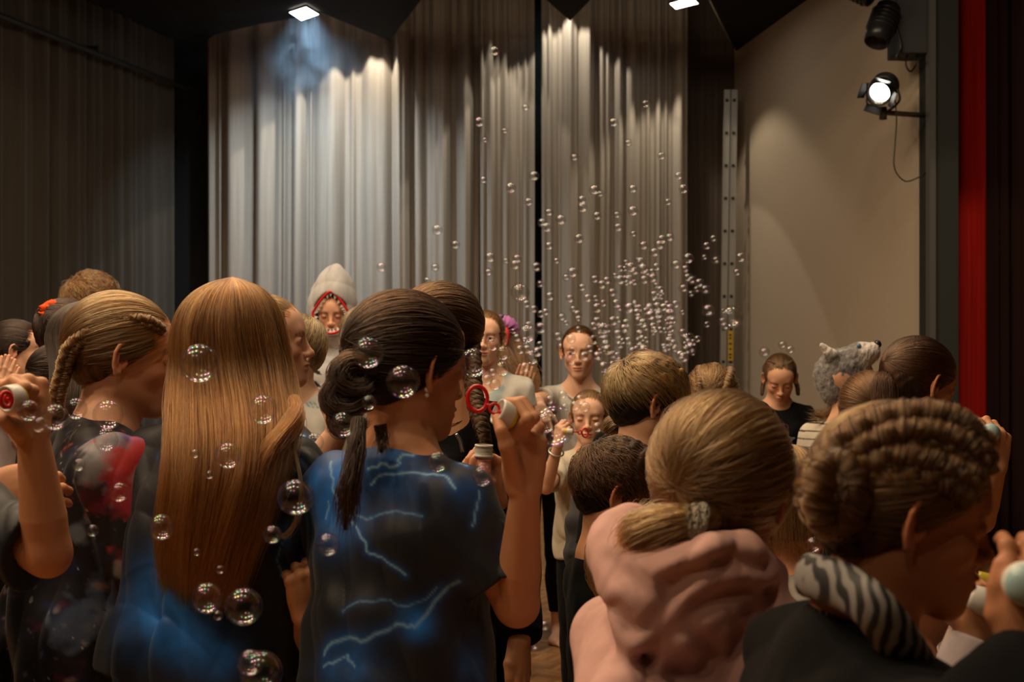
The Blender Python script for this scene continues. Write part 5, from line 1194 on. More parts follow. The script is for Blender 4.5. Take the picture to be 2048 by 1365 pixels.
# left group
dk = person((188,692,3.5), 'girl with long straight dark hair and black top at left', yaw=-48, hs=0.98, skin='light', ty=-40, shirt=dict(mat=cl['black'], off=0.03, long=0.9, sleeve=1), pants=BK, res=0.0035)
mass_hair(dk.H, dk.R, dk.hs, [sec(720,118,250,3.45,0.10), sec(790,112,230,3.38,0.08), sec(870,118,220,3.35,0.06), sec(930,130,200,3.35,0.03)], 5000, 'dark', dk.o, phi=(-2.2,1.05), rs=dk.rs, rad=0.0005, wild=0.004)
sr = person((140,668,4.45), 'girl with a bright orange scrunchie and white t-shirt at left', yaw=-62, hs=1.0, shirt=dict(mat=cl['white'], off=0.02), pants=BK, res=0.004)
add_cap(sr, 'dark', n=1500, T=(0,-0.9,0.5), rad=0.0006)
c_ = P(103,630,4.4); mb = MB(); a_ = np.linspace(0,2*np.pi,60,endpoint=False); mb.sweep(np.array([c_+V3(0.026*math.cos(t)+0.006*math.sin(t*9),0.02*math.cos(t),0.034*math.sin(t)+0.005*math.cos(t*11)) for t in a_]), 0.015+0.004*np.sin(a_*13), n=10, closed=True, up=nrm(V3(-0.6,0.8,0.2))); o = mb.build('scrunchie', fabric('orange_satin', (0.85,0.10,0.02), rough=0.45), sr.o); o['label'] = 'bright orange scrunchie'
tube_hair([P(112,635,4.4), P(96,640,4.38), P(92,670,4.37), P(96,705,4.37)], [0.02,0.026,0.024,0.006], None, 300, 'dark', sr.o)
sh_ = person((190,612,5.4), 'tall person with short messy dark blond hair behind the left group', yaw=-50, hs=1.09, skin='light', shirt=dict(mat=cl['grey']), pants=BK, res=0.004, eyes='shut')
add_cap(sh_, 'midbrown', mode='crown', T=(0,-0.5,0.85), n=1800, t=0.008, line='boy', rad=0.0006, arc=0.3, wild=0.1, zlow=-0.09); boy_top(sh_, 'darkblond', 1800, t=0.020, rad=0.0008, zmin=0.025, arc=0.7, wild=0.5)
w1 = person((40,702,5.05), 'dark-haired woman in profile clapping at the left edge', yaw=-80, hs=1.0, skin='fair', ty=-60, res=0.003, legs=(0.0,0.12),
            arms=(dict(e=(30,890,5.0), w=(4,800,4.85), d=(0.15,0,1), n=(-0.3,1,0), curl='flat'), dict(e=(62,905,4.75), w=(-4,802,4.7), d=(0.3,0,1), n=(0.2,-1,0), curl='flat')), shirt=dict(mat=cl['lilac'], off=0.016), pants=dict(mat=cl['black'], end=0.62))
add_cap(w1, 'dark', n=2500, T=(0,-0.97,0.1), rad=0.0006)
gp = person((128,760,3.9), 'person in pale grey trousers hidden behind the galaxy jumper', yaw=-60, hs=0.9, shirt=BK, pants=dict(mat=cl['greypants'], loose=0.03, end=1.0, top=0.12), res=0.006)
add_cap(gp, 'dark', n=400)
# ------------------------------------------------------------------ performers facing the camera
wd = person((972,676,5.7), 'woman in a white and pale blue dress facing the camera, lips parted', yaw=172, pitch=-2, hs=1.0, skin='fair', eyes='open', res=0.0026,
            shirt=dict(mat=cl['attr'], off=0.014, sleeve=0.3, res=0.005, vneck=0.06, neck=0.085, name='dress_top', colfn=lambda v, q: (lambda k: np.array((0.60,0.58,0.54))*(1-k)[:,None]+np.array((0.28,0.42,0.44))*k[:,None])(np.clip(nz(v, 0.2, 4)*0.9, 0, 0.9))), pants=dict(mat=cl['white']))
add_cap(wd, 'darkblond', n=3000, T=(0,-0.97,0.1), rad=0.0006, t=0.008)
fc = person((1006,694,6.35), 'woman with wild long brown hair and a purple fascinator, clapping', yaw=-40, hs=1.0, skin='light', res=0.0035, ty=-40,
            arms=(dict(e=(1010,850,6.1), w=(1030,798,5.95), d=(0.25,0,1), n=(-0.6,0.6,0.2), curl='flat'), dict(e=(1045,850,6.1), w=(1038,800,5.9), d=(0.35,0,1), n=(0.4,-0.8,0), curl='flat')), shirt=dict(mat=cl['red'], off=0.016), pants=dict(mat=cl['red']))
mass_hair(fc.H, fc.R, fc.hs, [(P(0,720,6.3)[2],px(1012,6.3),6.3,0.10,0.12),(P(0,760,6.3)[2],px(1022,6.3),6.28,0.12,0.11),(P(0,800,6.3)[2],px(1018,6.3),6.26,0.09,0.09)], 5000, 'midbrown', fc.o, phi=(-2.4,1.9), rs=fc.rs, rad=0.0008, wild=0.022, clump=0.12)
mb = MB()
for k in range(9):
    a0 = R_(-75+k*19); b_ = P(1002,662,6.25); tip = b_+V3(0.085*math.sin(a0),-0.02+0.008*(k%3),0.085*math.cos(a0)*0.85); sd_ = nrm(np.cross(tip-b_, V3(0,1,0)))*0.022
    g = np.array([b_, b_+(tip-b_)*0.5-sd_*0.8+V3(0,-.01,0), tip-sd_*1.2, tip+V3(0,0.012,0.004), tip+sd_*1.2, b_+(tip-b_)*0.5+sd_*0.8+V3(0,.01,0)]); mb.add(g, t=[[0,1,2],[0,2,3],[0,3,4],[0,4,5]])
fa = mb.build('fascinator', simple('purple_tulle', (0.42,0.14,0.40), 0.7, Transmission_Weight=0.0), fc.o); s_ = fa.modifiers.new('thickness','SOLIDIFY'); s_.thickness = 0.002
mb = MB(); c_ = P(1000,636,6.2); mb.sweep(resample([c_+V3(-0.02,0,0.016), c_, c_+V3(0.02,0,0.016)], 8), [0.002,0.005,0.009,0.007,0.007,0.009,0.005,0.002], n=8); mb.sweep([c_, c_+V3(0.004,0,-0.05)], 0.006, n=8); mb.build('bow', simple('dark_ribbon', (0.02,0.03,0.06), 0.5), fa)
mb = MB(); mb.sweep(resample([P(1005,655,6.22), P(1014,668,6.2), P(1012,690,6.2), P(1004,700,6.2)], 12), [0.008,0.014,0.018,0.016,0.014,0.012,0.01,0.01,0.008,0.008,0.006,0.004], n=8); mb.build('red_flower', simple('red_petals', (0.5,0.02,0.02), 0.6), fc.o)
pw = person((1158,704,6.35), 'woman in a white t-shirt leaning forward, pointing down with one arm', yaw=172, pitch=-6, hs=1.08, skin='fair', eyes='open', res=0.0026, legs=(0.06,-0.05), nb=(0,-0.04,-0.155), lean=(0.02,-0.06),
            arms=(None, dict(e=(1072,802,6.12), w=(1080,812,5.92), d=(0.20,-0.35,-0.9), n=(0.05,-0.9,0.4), curl=[(6,10,8),(35,45,20),(42,50,25),(45,55,25)], thumb='out')),
            shirt=dict(mat=cl['attr'], off=0.014, sleeve=0.6, res=0.005, neck=0.085, colfn=lambda v, q: (lambda k: np.array((0.58,0.56,0.52))*(1-k)[:,None]+np.array((0.30,0.42,0.42))*k[:,None])(np.clip(nz(v, 0.25, 6)*0.8, 0, 0.8))), pants=dict(mat=cl['black'], end=0.78))
add_cap(pw, 'midbrown', n=3000, T=(0,-0.9,-0.3), rad=0.0006, t=0.007)
c_ = pw.N; mb = MB(); R3 = pw.T
for i, t in enumerate(np.linspace(0, 2*np.pi, 44, endpoint=False)):
    b_ = c_+R3@(V3(0.068*math.cos(t),0.075*math.sin(t)+0.02,-0.045*math.sin(t)-0.012)); mb.lathe([(1e-4,-0.0045),(0.0045,0),(1e-4,0.0045)], b_, (0,0,1), 6)
mb.build('bead_necklace', simple('mixed_beads', (0.45,0.20,0.08), 0.35), pw.o)
lgirl = person((1178,836,5.35), 'small girl in a cream t-shirt with closed eyes, blowing at a red wand', yaw=172, pitch=-2, hs=0.95, skin='fair', eyes='shut', res=0.0026, lip=(0.6,0.15,0.12),
            arms=(None, dict(e=(1092,975,5.1), w=(1116,892,5.0), d=(0.12,-0.1,1), n=(-0.8,-0.5,0), curl='pinch', thumb='pinch', s=0.78)),
            shirt=dict(mat=cl['cream'], off=0.022, sleeve=0.65, res=0.006, amp=0.006, loose=0.01), pants=BK)
add_cap(lgirl, 'darkblond', n=3000, T=(0,-0.9,0.3), rad=0.0006, t=0.008)
braid([h(lgirl,-0.05,0.02,0.09), h(lgirl,-0.065,-0.03,0.08), h(lgirl,-0.06,-0.08,0.04)], 0.018, 4, 'darkblond', lgirl.o, lgirl.rs, nst=60, rad=0.0007)
mb = MB(); a_ = np.linspace(0,2*np.pi,30,endpoint=False); w_ = lgirl.wr[1]; u_ = nrm(w_-lgirl.elb[1]); x_ = nrm(np.cross(u_, V3(0,1,0))); y_ = np.cross(u_, x_)
mb.sweep(w_-u_*0.03+0.029*(np.cos(a_)[:,None]*x_+np.sin(a_)[:,None]*y_), 0.0035, n=6, closed=True, up=u_); mb.build('bracelet', simple('silver_beads', (0.5,0.48,0.45), 0.3, 0.6), lgirl.o)
stg = person((1560,757,6.2), 'girl in a black t-shirt with a star, looking down, in front of the beige wall', yaw=172, pitch=-30, hs=0.95, nb=(0,-0.055,-0.130), ty=180, skin='light', eyes='shut', res=0.0026,
            shirt=dict(mat=cl['black'], off=0.018, sleeve=0.85, res=0.006, amp=0.004), pants=BK)
add_cap(stg, 'midbrown', n=3000, T=(0,-0.9,-0.2), rad=0.0006, t=0.008)
for q_ in (-1, 1):
    braid([h(stg,q_*0.030,0.030,0.100), h(stg,q_*0.055,-0.01,0.085), h(stg,q_*0.074,-0.05,0.03), h(stg,q_*0.07,-0.085,-0.03), P(1560-q_*34,772,6.27), P(1560-q_*36,790,6.25)], [0.008,0.010,0.011,0.011,0.011,0.009], 12, 'midbrown', stg.o, stg.rs, nst=60, rad=0.0006)
sv = np.empty(len(stg.shirt.data.vertices)*3, dtype=f32); stg.shirt.data.vertices.foreach_get('co', sv); sv = sv.reshape(-1,3).astype(float)
star = [(1572+24*math.sin(k*math.pi/5)*(1 if k%2 == 0 else 0.42), 888-30*math.cos(k*math.pi/5)*(1 if k%2 == 0 else 0.42)) for k in range(10)]
sp_ = on_surface(sv, star+[star[0]]); sp_[:,1] -= 0.004; mb = MB(); mb.sweep(resample(sp_, 80), 0.0022, n=6); mb.build('star_outline', simple('silver_glitter', (0.22,0.21,0.20), 0.6), stg.shirt)
# ------------------------------------------------------------------ bubble wands, caps and bottles
whp = simple('white_plastic', (0.72,0.70,0.66), 0.3, bmp=(40,0.05)); redp = simple('red_plastic', (0.62,0.012,0.012), 0.3); yelp = simple('yellow_plastic', (0.70,0.55,0.05), 0.3); blup = simple('pale_blue_plastic', (0.35,0.52,0.56), 0.3)
def ring(mb, c, r, tr, n_, sq=1.0):
    a = np.linspace(0, 2*np.pi, 32, endpoint=False); n_ = nrm(n_); u = nrm(np.cross(n_, V3(0.2,0.9,0.3))); u = nrm(np.cross(V3(0,0,1), n_)) if abs(n_[2]) < 0.9 else u; w = np.cross(n_, u)
    mb.sweep(c+r*(np.cos(a)[:,None]*u*sq+np.sin(a)[:,None]*w), tr, n=10, closed=True, up=n_)
def wand(cap_c, axis, ring_c, label, r=0.019, cap_m=None, top_m=None, sizes=(0.0175,0.020), group=None, ring_n=(0.1,-1,0.1), rings=True):
    axis = nrm(axis); o = bpy.data.objects.new('bubble_wand', None); col.objects.link(o); o.location = cap_c; tag(o, label, 'bubble wand', group); bpy.context.view_layer.update()
    mb = MB(); mb.lathe([(0.0,0.012),(sizes[0]*0.9,0.012),(sizes[0]*0.9,-0.002),(sizes[0],-0.003),(sizes[0]*1.05,0.004),(sizes[0]*1.05,0.020),(sizes[0],0.022),(sizes[0]*0.85,0.022)][::-1] if False else [(0.0,0.008),(sizes[0]*0.88,0.008),(sizes[0]*0.90,-0.010),(sizes[0]*1.02,-0.010),(sizes[0]*1.06,-0.006),(sizes[0]*1.06,0.010),(sizes[0]*0.98,0.013)], cap_c, axis, 40)
    mb.build('cap', cap_m or whp, o)
    mb = MB(); t_ = np.linspace(0, np.pi/2, 9); mb.lathe([(sizes[0]*1.0*math.cos(t)+1e-4, 0.011+0.014*math.sin(t)) for t in t_], cap_c, axis, 40); tp = mb.build('cap_top', top_m or yelp, o)
    if rings:
        d = nrm(ring_c-cap_c); mb = MB(); st = cap_c-axis*0.0
        ring(mb, ring_c, r, 0.0032, ring_n, 0.78); sm = ring_c+nrm(cap_c-ring_c)*(r+0.0105); ring(mb, sm, 0.0075, 0.0022, ring_n)
        mb.sweep([ring_c+d*-1*0+nrm(cap_c-ring_c)*r*0.85, sm-nrm(cap_c-ring_c)*0.0065], 0.0026, n=8); mb.sweep([sm+nrm(cap_c-ring_c)*0.0065, cap_c], 0.0024, n=8)
        mb.build('wand', redp, o)
    return o, tp
o, tp = wand(P(1006,828,1.985), nrm(P(1034,842,1.99)-P(1002,826,1.98)), P(955,798,1.99), 'white bubble cap with red double-ring wand in the raised hand of the dark-bun girl', r=0.0195, sizes=(0.020,0.02))
mb = MB(); c_ = P(1006,828,1.985)+nrm(P(1034,842,1.99)-P(1002,826,1.98))*0.0245
for dx, dz in ((0.004,0.006),(0.004,-0.006)): mb.lathe([(0.0001,0.002),(0.002,0.0015),(0.0022,-0.002)], c_+V3(dx,0,dz)*0.5, nrm(P(1034,842,1.99)-P(1002,826,1.98)), 10)
mb.build('printed_dot', redp, tp)
wand(P(22,797,1.915), V3(0.45,0.88,0.1), P(12,800,1.885), 'white bubble cap with red wand held up at the left edge', r=0.011, sizes=(0.019,0.02), ring_n=(0.7,-0.6,0.1))
wand(P(1140,864,4.93), V3(-1,0.1,0.15), P(1170,866,4.98), 'red bubble wand at the mouth of the small girl in the cream t-shirt', r=0.017, ring_n=(0.5,-1,0), sizes=(0.012,0.02))
wand(P(1955,1200,1.77), V3(0.8,-0.35,-0.3), P(1925,1190,1.80), 'white and yellow bubble cap held low beside the mint-shirted child', sizes=(0.0185,0.02))
wand(P(1966,1168,2.05), V3(0.9,-0.3,-0.2), P(1940,1172,2.1), 'yellow-green bubble cap behind the lower yellow one at right', sizes=(0.017,0.02), cap_m=yelp, rings=False)
wand(P(1982,866,2.93), V3(-0.5,-0.8,0.2), P(1950,870,2.93), 'pale blue bubble cap held up in front of the red curtain', sizes=(0.019,0.02), cap_m=blup, top_m=blup, rings=False)
wand(P(2050,1168,1.19), V3(-0.2,-0.9,0.1), P(2000,1170,1.2), 'pale blue bubble cap cut off by the right edge', sizes=(0.019,0.02), cap_m=whp, top_m=blup, rings=False)
# little pink bottle of soap water
m, nt, pb, out = newmat('clear_plastic'); pb.inputs['Alpha'].default_value = 0.28; pb.inputs['Base Color'].default_value = (0.85,0.82,0.78,1); pb.inputs['Roughness'].default_value = 0.15; pb.inputs['IOR'].default_value = 1.3; M['clear'] = m
bt = bpy.data.objects.new('bubble_bottle', None); col.objects.link(bt); bt.location = P(969,955,2.50); tag(bt, 'small open bottle with white screw neck and pink soap water', 'bottle'); bpy.context.view_layer.update()
c_ = P(968,890,2.50); k_ = 1/2600*2.56
mb = MB(); mb.lathe([(15*k_,0),(18*k_,0),(18*k_,-4*k_),(16.5*k_,-5*k_),(18.5*k_,-9*k_),(16.5*k_,-12*k_),(18.5*k_,-15*k_),(16.5*k_,-18*k_),(20*k_,-20*k_),(20*k_,-24*k_),(15*k_,-26*k_),(15*k_,0)], c_, (0.05,0,1), 32); mb.build('screw_neck', whp, bt)
mb = MB(); mb.lathe([(16.5*k_,-24*k_),(16.9*k_,-32*k_),(17.4*k_,-70*k_),(13.5*k_,-84*k_),(0.0001,-86*k_)], c_, (0.05,0,1), 28); mb.build('bottle_body', M['clear'], bt)
mb = MB(); mb.lathe([(0.0001,-29*k_),(15.9*k_,-29*k_),(16.6*k_,-68*k_),(12.5*k_,-82*k_),(0.0001,-84*k_)], c_, (0.05,0,1), 28); mb.build('soap_water', simple('pink_soap_water', (0.75,0.22,0.17), 0.2), bt)
# clear cup
c_ = P(1893,1262,2.22); mb = MB(); cu = bpy.data.objects.new('plastic_cup', None)
mb.lathe([(0.036,0.0),(0.038,0.002),(0.0375,0.004),(0.034,-0.004),(0.027,-0.085),(0.0001,-0.087)], c_, (0.25,-0.1,1), 36); o = mb.build('plastic_cup', M['clear']); tag(o, 'clear plastic cup held low beside the lilac floral sleeve', 'cup')
# the ring on the hanging hand
p1 = np.array(zj.tips[0][1]); mb = MB(); g_ = zj.wr[0]+(p1-zj.wr[0])*0.60; ring(mb, g_, 0.0100, 0.0012, nrm(p1-zj.wr[0])); mb.build('finger_ring', simple('silver', (0.7,0.68,0.65), 0.2, 0.9), zj.o)

# ------------------------------------------------------------------ wolf hat
q = wf; HR = rotz(R_(-104))@rotx(R_(20)); s = S(); w = lambda *l: q.H+V3(0,0,0.012)+HR@(np.array(l)*q.hs); r = lambda *l: np.array(l)*q.hs
s.add(el(w(0,-0.02,0.045), r(0.088,0.108,0.088), HR)); s.add(el(w(0,-0.07,-0.01), r(0.078,0.055,0.07), HR), 0.03)
s.add(el(w(0,0.065,0.080), r(0.058,0.060,0.040), HR), 0.03); s.add(rc(w(0,0.07,0.085), w(0,0.105,0.075), 0.042, 0.033), 0.02); s.add(el(w(0,0.118,0.088), r(0.026,0.022,0.020), HR), 0.01)
for a in (-1, 1):
    s.add(rc(w(a*0.062,-0.035,0.115), w(a*0.078,-0.055,0.162), 0.026, 0.008), 0.02)
    g3 = lambda *l: q.H+q.R@(np.array(l)*q.hs); s.add(rc(g3(a*0.080,-0.015,-0.0), g3(a*0.084,-0.015,-0.12), 0.024, 0.018), 0.03); s.add(rc(g3(a*0.084,-0.015,-0.12), g3(a*0.100,0.0,-0.245), 0.015, 0.010), 0.02)
s.sub(el(q.H+q.R@(V3(0,0.045,-0.035)*q.hs), r(0.064,0.11,0.078), HR), 0.006); s.cut(lambda p: np.full(len(p), -1.0, f32)); s.post = folds(5, 0.0012, 0.03, 8, HR)
v, f = nets(s, 0.0035); me = npmesh('wolf_hat', v, f); lc = ((v-q.H)/q.hs)@HR
g = np.array((0.20,0.19,0.19)); wt = np.array((0.66,0.60,0.57)); k = np.clip((lc[:,1]-0.055+0.25*(0.07-lc[:,2]))/0.02, 0, 1); k = np.maximum(k, np.clip((lc[:,2]-0.125)/0.02,0,1)*(np.abs(lc[:,0]) > 0.04)); k = np.maximum(k, np.clip((-lc[:,2]-0.17)/0.03,0,1)); n_ = nz(v, 0.03, 9)
cc = g*(1+0.25*n_.clip(-1,1)[:,None])*(1-k[:,None])+wt*k[:,None]; dk_ = np.exp(-((lc[:,2]-0.05)/0.012)**2)*np.exp(-((lc[:,1]-0.02)/0.05)**2)*0.6; cc = cc*(1-dk_[:,None])+np.array((0.07,0.06,0.06))*dk_[:,None]
set_col(me, cc.clip(0,1)); fur = fabric('plush_fur', (0,0,0), attr=True, sheen=0.2, foldscale=60, fold=0.4); hat = link('wolf_hat', me, None, fur); tag(hat, 'grey and white plush wolf head hat with black nose, worn by striped girl', 'hat')
mb = MB(); th = np.linspace(0,np.pi,11); c_ = w(0,0.140,0.098); mb.lathe([(0.0155*math.sin(t)+1e-4,-0.013*math.cos(t)) for t in th], c_, HR@V3(0,1,0.3), 18); mb.build('nose', simple('black_nose', (0.012,0.012,0.014), 0.35), hat)
for a in (-1, 1):
    mb = MB(); c_ = w(a*0.046,0.072,0.116); mb.lathe([(0.0085*math.sin(t)+1e-4,-0.0085*math.cos(t)) for t in th], c_, HR@V3(a,0.6,0.4), 14); mb.build('eye', simple('blue_glass_eye', (0.12,0.25,0.42), 0.1), hat)
fr = np.random.RandomState(4); idx = fr.randint(0, len(v), 9000); nn = v[idx]-q.H; nn /= np.linalg.norm(nn,axis=1)[:,None]; dr = nn*0.4+fr.normal(size=nn.shape)*0.3+np.array([0,0,-0.7]); p_ = v[idx][:,None]+dr[:,None]*np.linspace(0,1,4)[None,:,None]*0.006
strands('fur', p_, 0.00035, hairmat('fur_strands', (0.55,0.52,0.50), (0.30,0.28,0.28), strand=True), hat)

# ------------------------------------------------------------------ shark costume
sk = person((664,626,6.3), 'person in a grey shark costume, face framed by the toothed hood', yaw=184, pitch=-14, hs=1.0, nb=(0,-0.04,-0.150), ty=180, skin='light', eyes='shut', res=0.0026, wide=1.1)
q = sk; add_cap(q, 'brown', mode='crown', T=(0,-0.3,0.9), n=900, rad=0.0007, arc=0.9, t=0.008)
w = lambda a, b, c: q.H+rotz(R_(184))@V3(a,b,c)
s = S(); T2 = rotz(R_(184))
s.add(el(w(0,-0.03,0.03), V3(0.118,0.125,0.135), T2)); s.add(el(w(-0.012,-0.005,0.12), V3(0.082,0.095,0.100), T2), 0.05); s.add(rc(w(-0.008,0.0,0.16), w(-0.012,0.02,0.212), 0.05, 0.020), 0.05)
s.add(el(w(0,-0.02,-0.10), V3(0.115,0.105,0.07), T2), 0.05); s.add(el(w(0,0.035,-0.115), V3(0.09,0.06,0.05), T2), 0.03); s.add(rc(w(0,-0.06,0.02), w(0.02,-0.22,0.14), 0.05, 0.015), 0.03)
s.add(el(q.tw(0,0,0.30), V3(0.18,0.13,0.20)*q.sp, q.T), 0.05); s.add(el(q.tw(0,0,0.05), V3(0.175,0.13,0.26)*q.sp, q.T), 0.06)
for i in (0, 1):
    s.add(chain([q.sh[i], q.elb[i], q.wr[i]], [0.07,0.06,0.05]), 0.04); hk = q.hip[i]; s.add(chain([hk, q.knee[i], q.ank[i]+V3(0,0,0.03)], [0.11,0.08,0.065]), 0.05)
s.sub(el(w(0,0.085,-0.004), V3(0.083,0.115,0.100), T2), 0.008); s.sub(el(w(0,0.03,-0.01), V3(0.080,0.09,0.105), T2), 0.01); s.post = folds(12, 0.004, 0.09, 7)
v, f = nets(s, 0.006); me = npmesh('shark_suit', v, f); lc = (v-q.H)@T2
cc = np.tile((0.50,0.50,0.52), (len(v),1)); loc = (v-q.tw(0,0,0.3))@q.T; X, Z = loc[:,0], loc[:,2]
for k in range(6):
    z0 = 0.16-k*0.062; ax_ = np.abs(X); wd_ = 0.013*np.clip((ax_-0.03)/0.03,0,1)*np.clip((0.125-ax_)/0.02,0,1); m_ = (np.abs(Z-(z0+(ax_-0.03)*0.55)) < wd_) & (loc[:,1] > 0); cc[m_] = (0.015,0.015,0.018)
set_col(me, cc); suit = link('shark_suit', me, q.o, fabric('grey_plush', (0,0,0), attr=True, sheen=0.3))
a_ = np.linspace(0, 2*np.pi, 90, endpoint=False); X_ = 0.084*np.sin(a_)*(1-0.0*np.cos(a_)); Z_ = 0.098*np.cos(a_); Z_ = np.where(Z_ > 0, 0.102*(1-np.abs(np.sin(a_))**1.5*0.95), Z_)
Y_ = 0.105-1.9*X_**2*1.0-0.30*(Z_-0.0)*0.3
pts = np.array([w(x, y, z-0.004) for x, y, z in zip(X_, Y_, Z_)])
mb = MB(); mb.sweep(pts, 0.0085, 0.006, n=10, closed=True, up=T2@V3(0,1,0)); mb.build('red_gum', fabric('red_felt', (0.55,0.02,0.02)), suit)
for k in range(24):
    i = int(k*90/24); c_ = pts[i]; inw = nrm(w(0,0.10,-0.004)-c_); tg = nrm(pts[(i+1)%90]-pts[i-1]); nn = np.cross(inw, tg); mb = MB()
    b_ = c_+inw*0.004; hh = 0.020; g = np.array([b_-tg*0.0095-nn*0.002, b_+tg*0.0095-nn*0.002, b_+inw*hh, b_-tg*0.0095+nn*0.002, b_+tg*0.0095+nn*0.002, b_+inw*hh+nn*0.001]); mb.add(g, t=[[0,1,2],[3,5,4],[0,2,3],[3,2,5],[1,4,2],[4,5,2],[0,3,1],[1,3,4]]); mb.build('tooth', whp if False else cl['white'], suit, False)
mb = MB(); mb.sweep(resample([q.tw(0,0.128,0.38), q.tw(0,0.14,0.3), q.tw(0,0.14,0.1), q.tw(0,0.14,-0.05)], 20), 0.004, n=6); mb.build('zip', simple('grey_zip', (0.55,0.55,0.56), 0.4), suit)

# ------------------------------------------------------------------ soap bubbles
m, nt, pb, out = newmat('soap_film'); nt.nodes.remove(pb); M['film'] = m
tr = nd(nt, 'ShaderNodeBsdfTransparent'); gl = nd(nt, 'ShaderNodeBsdfGlossy', i_Roughness=0.19); mxs = nd(nt, 'ShaderNodeMixShader')
fr_ = nd(nt, 'ShaderNodeFresnel', i_IOR=1.33); mr = nd(nt, 'ShaderNodeMapRange'); mr.inputs[1].default_value = 0.0; mr.inputs[2].default_value = 1.0; mr.inputs[3].default_value = 0.09; mr.inputs[4].default_value = 0.26
nt.links.new(fr_.outputs[0], mr.inputs[0]); nt.links.new(mr.outputs[0], mxs.inputs[0]); nt.links.new(tr.outputs[0], mxs.inputs[1]); nt.links.new(gl.outputs[0], mxs.inputs[2]); nt.links.new(mxs.outputs[0], out.inputs[0])
oi = nd(nt, 'ShaderNodeObjectInfo'); geo = nd(nt, 'ShaderNodeNewGeometry'); sepn = nd(nt, 'ShaderNodeSeparateXYZ'); nt.links.new(geo.outputs['Position'], sepn.inputs[0])
nzt = nd(nt, 'ShaderNodeTexNoise', i_Scale=3.2, i_Detail=2, i_Distortion=1.5); tc = nd(nt, 'ShaderNodeTexCoord'); ad = nd(nt, 'ShaderNodeVectorMath', operation='ADD'); nt.links.new(tc.outputs['Object'], ad.inputs[0]); nt.links.new(oi.outputs['Location'], ad.inputs[1]); nt.links.new(ad.outputs[0], nzt.inputs['Vector'])
ml = nd(nt, 'ShaderNodeMath', operation='MULTIPLY_ADD'); ml.inputs[1].default_value = 4.5; nt.links.new(nzt.outputs['Fac'], ml.inputs[0]); nt.links.new(oi.outputs['Random'], ml.inputs[2]); frc = nd(nt, 'ShaderNodeMath', operation='FRACT'); nt.links.new(ml.outputs[0], frc.inputs[0])
rp = ramp(nt, [(0.0,(1.0,0.14,0.75)),(0.16,(1.0,0.85,0.95)),(0.32,(1.0,0.80,0.10)),(0.48,(0.12,1.0,0.35)),(0.64,(0.12,0.75,1.0)),(0.80,(0.55,0.30,1.0)),(1.0,(1.0,0.14,0.75))]); nt.links.new(frc.outputs[0], rp.inputs[0]); nt.links.new(rp.outputs[0], gl.inputs['Color'])
m2 = m.copy(); m2.name = 'soap_film_fine'; M['film2'] = m2
for n__ in m2.node_tree.nodes:
    if n__.type == 'BSDF_GLOSSY': n__.inputs['Roughness'].default_value = 0.29
    if n__.type == 'MAP_RANGE': n__.inputs[3].default_value = 0.17; n__.inputs[4].default_value = 0.20
def sphere_mesh(nu, nv, name):
    mb = MB(); th = np.linspace(0, np.pi, nv); mb.lathe([(max(math.sin(t), 1e-5), -math.cos(t)) for t in th], (0,0,0), (0,0,1), nu); me = mb.mesh(name); me.materials.append(M['film'] if nu > 40 else M['film2']); return me
big_m, small_m = sphere_mesh(64, 33, 'soap_bubble'), sphere_mesh(28, 15, 'soap_bubble_small')
nb_ = [0]
def bubble(x, y, r, d, label, group=None, me=None, sx=1.0):
    o = bpy.data.objects.new('soap_bubble', me or big_m); col.objects.link(o); o.location = P(x, y, d); k = r/F*d; o.scale = (k*sx, k, k); o.rotation_euler = (random.uniform(-.2,.2), 0, random.uniform(0,6))
    tag(o, label, 'bubble', group); return o
random.seed(7)
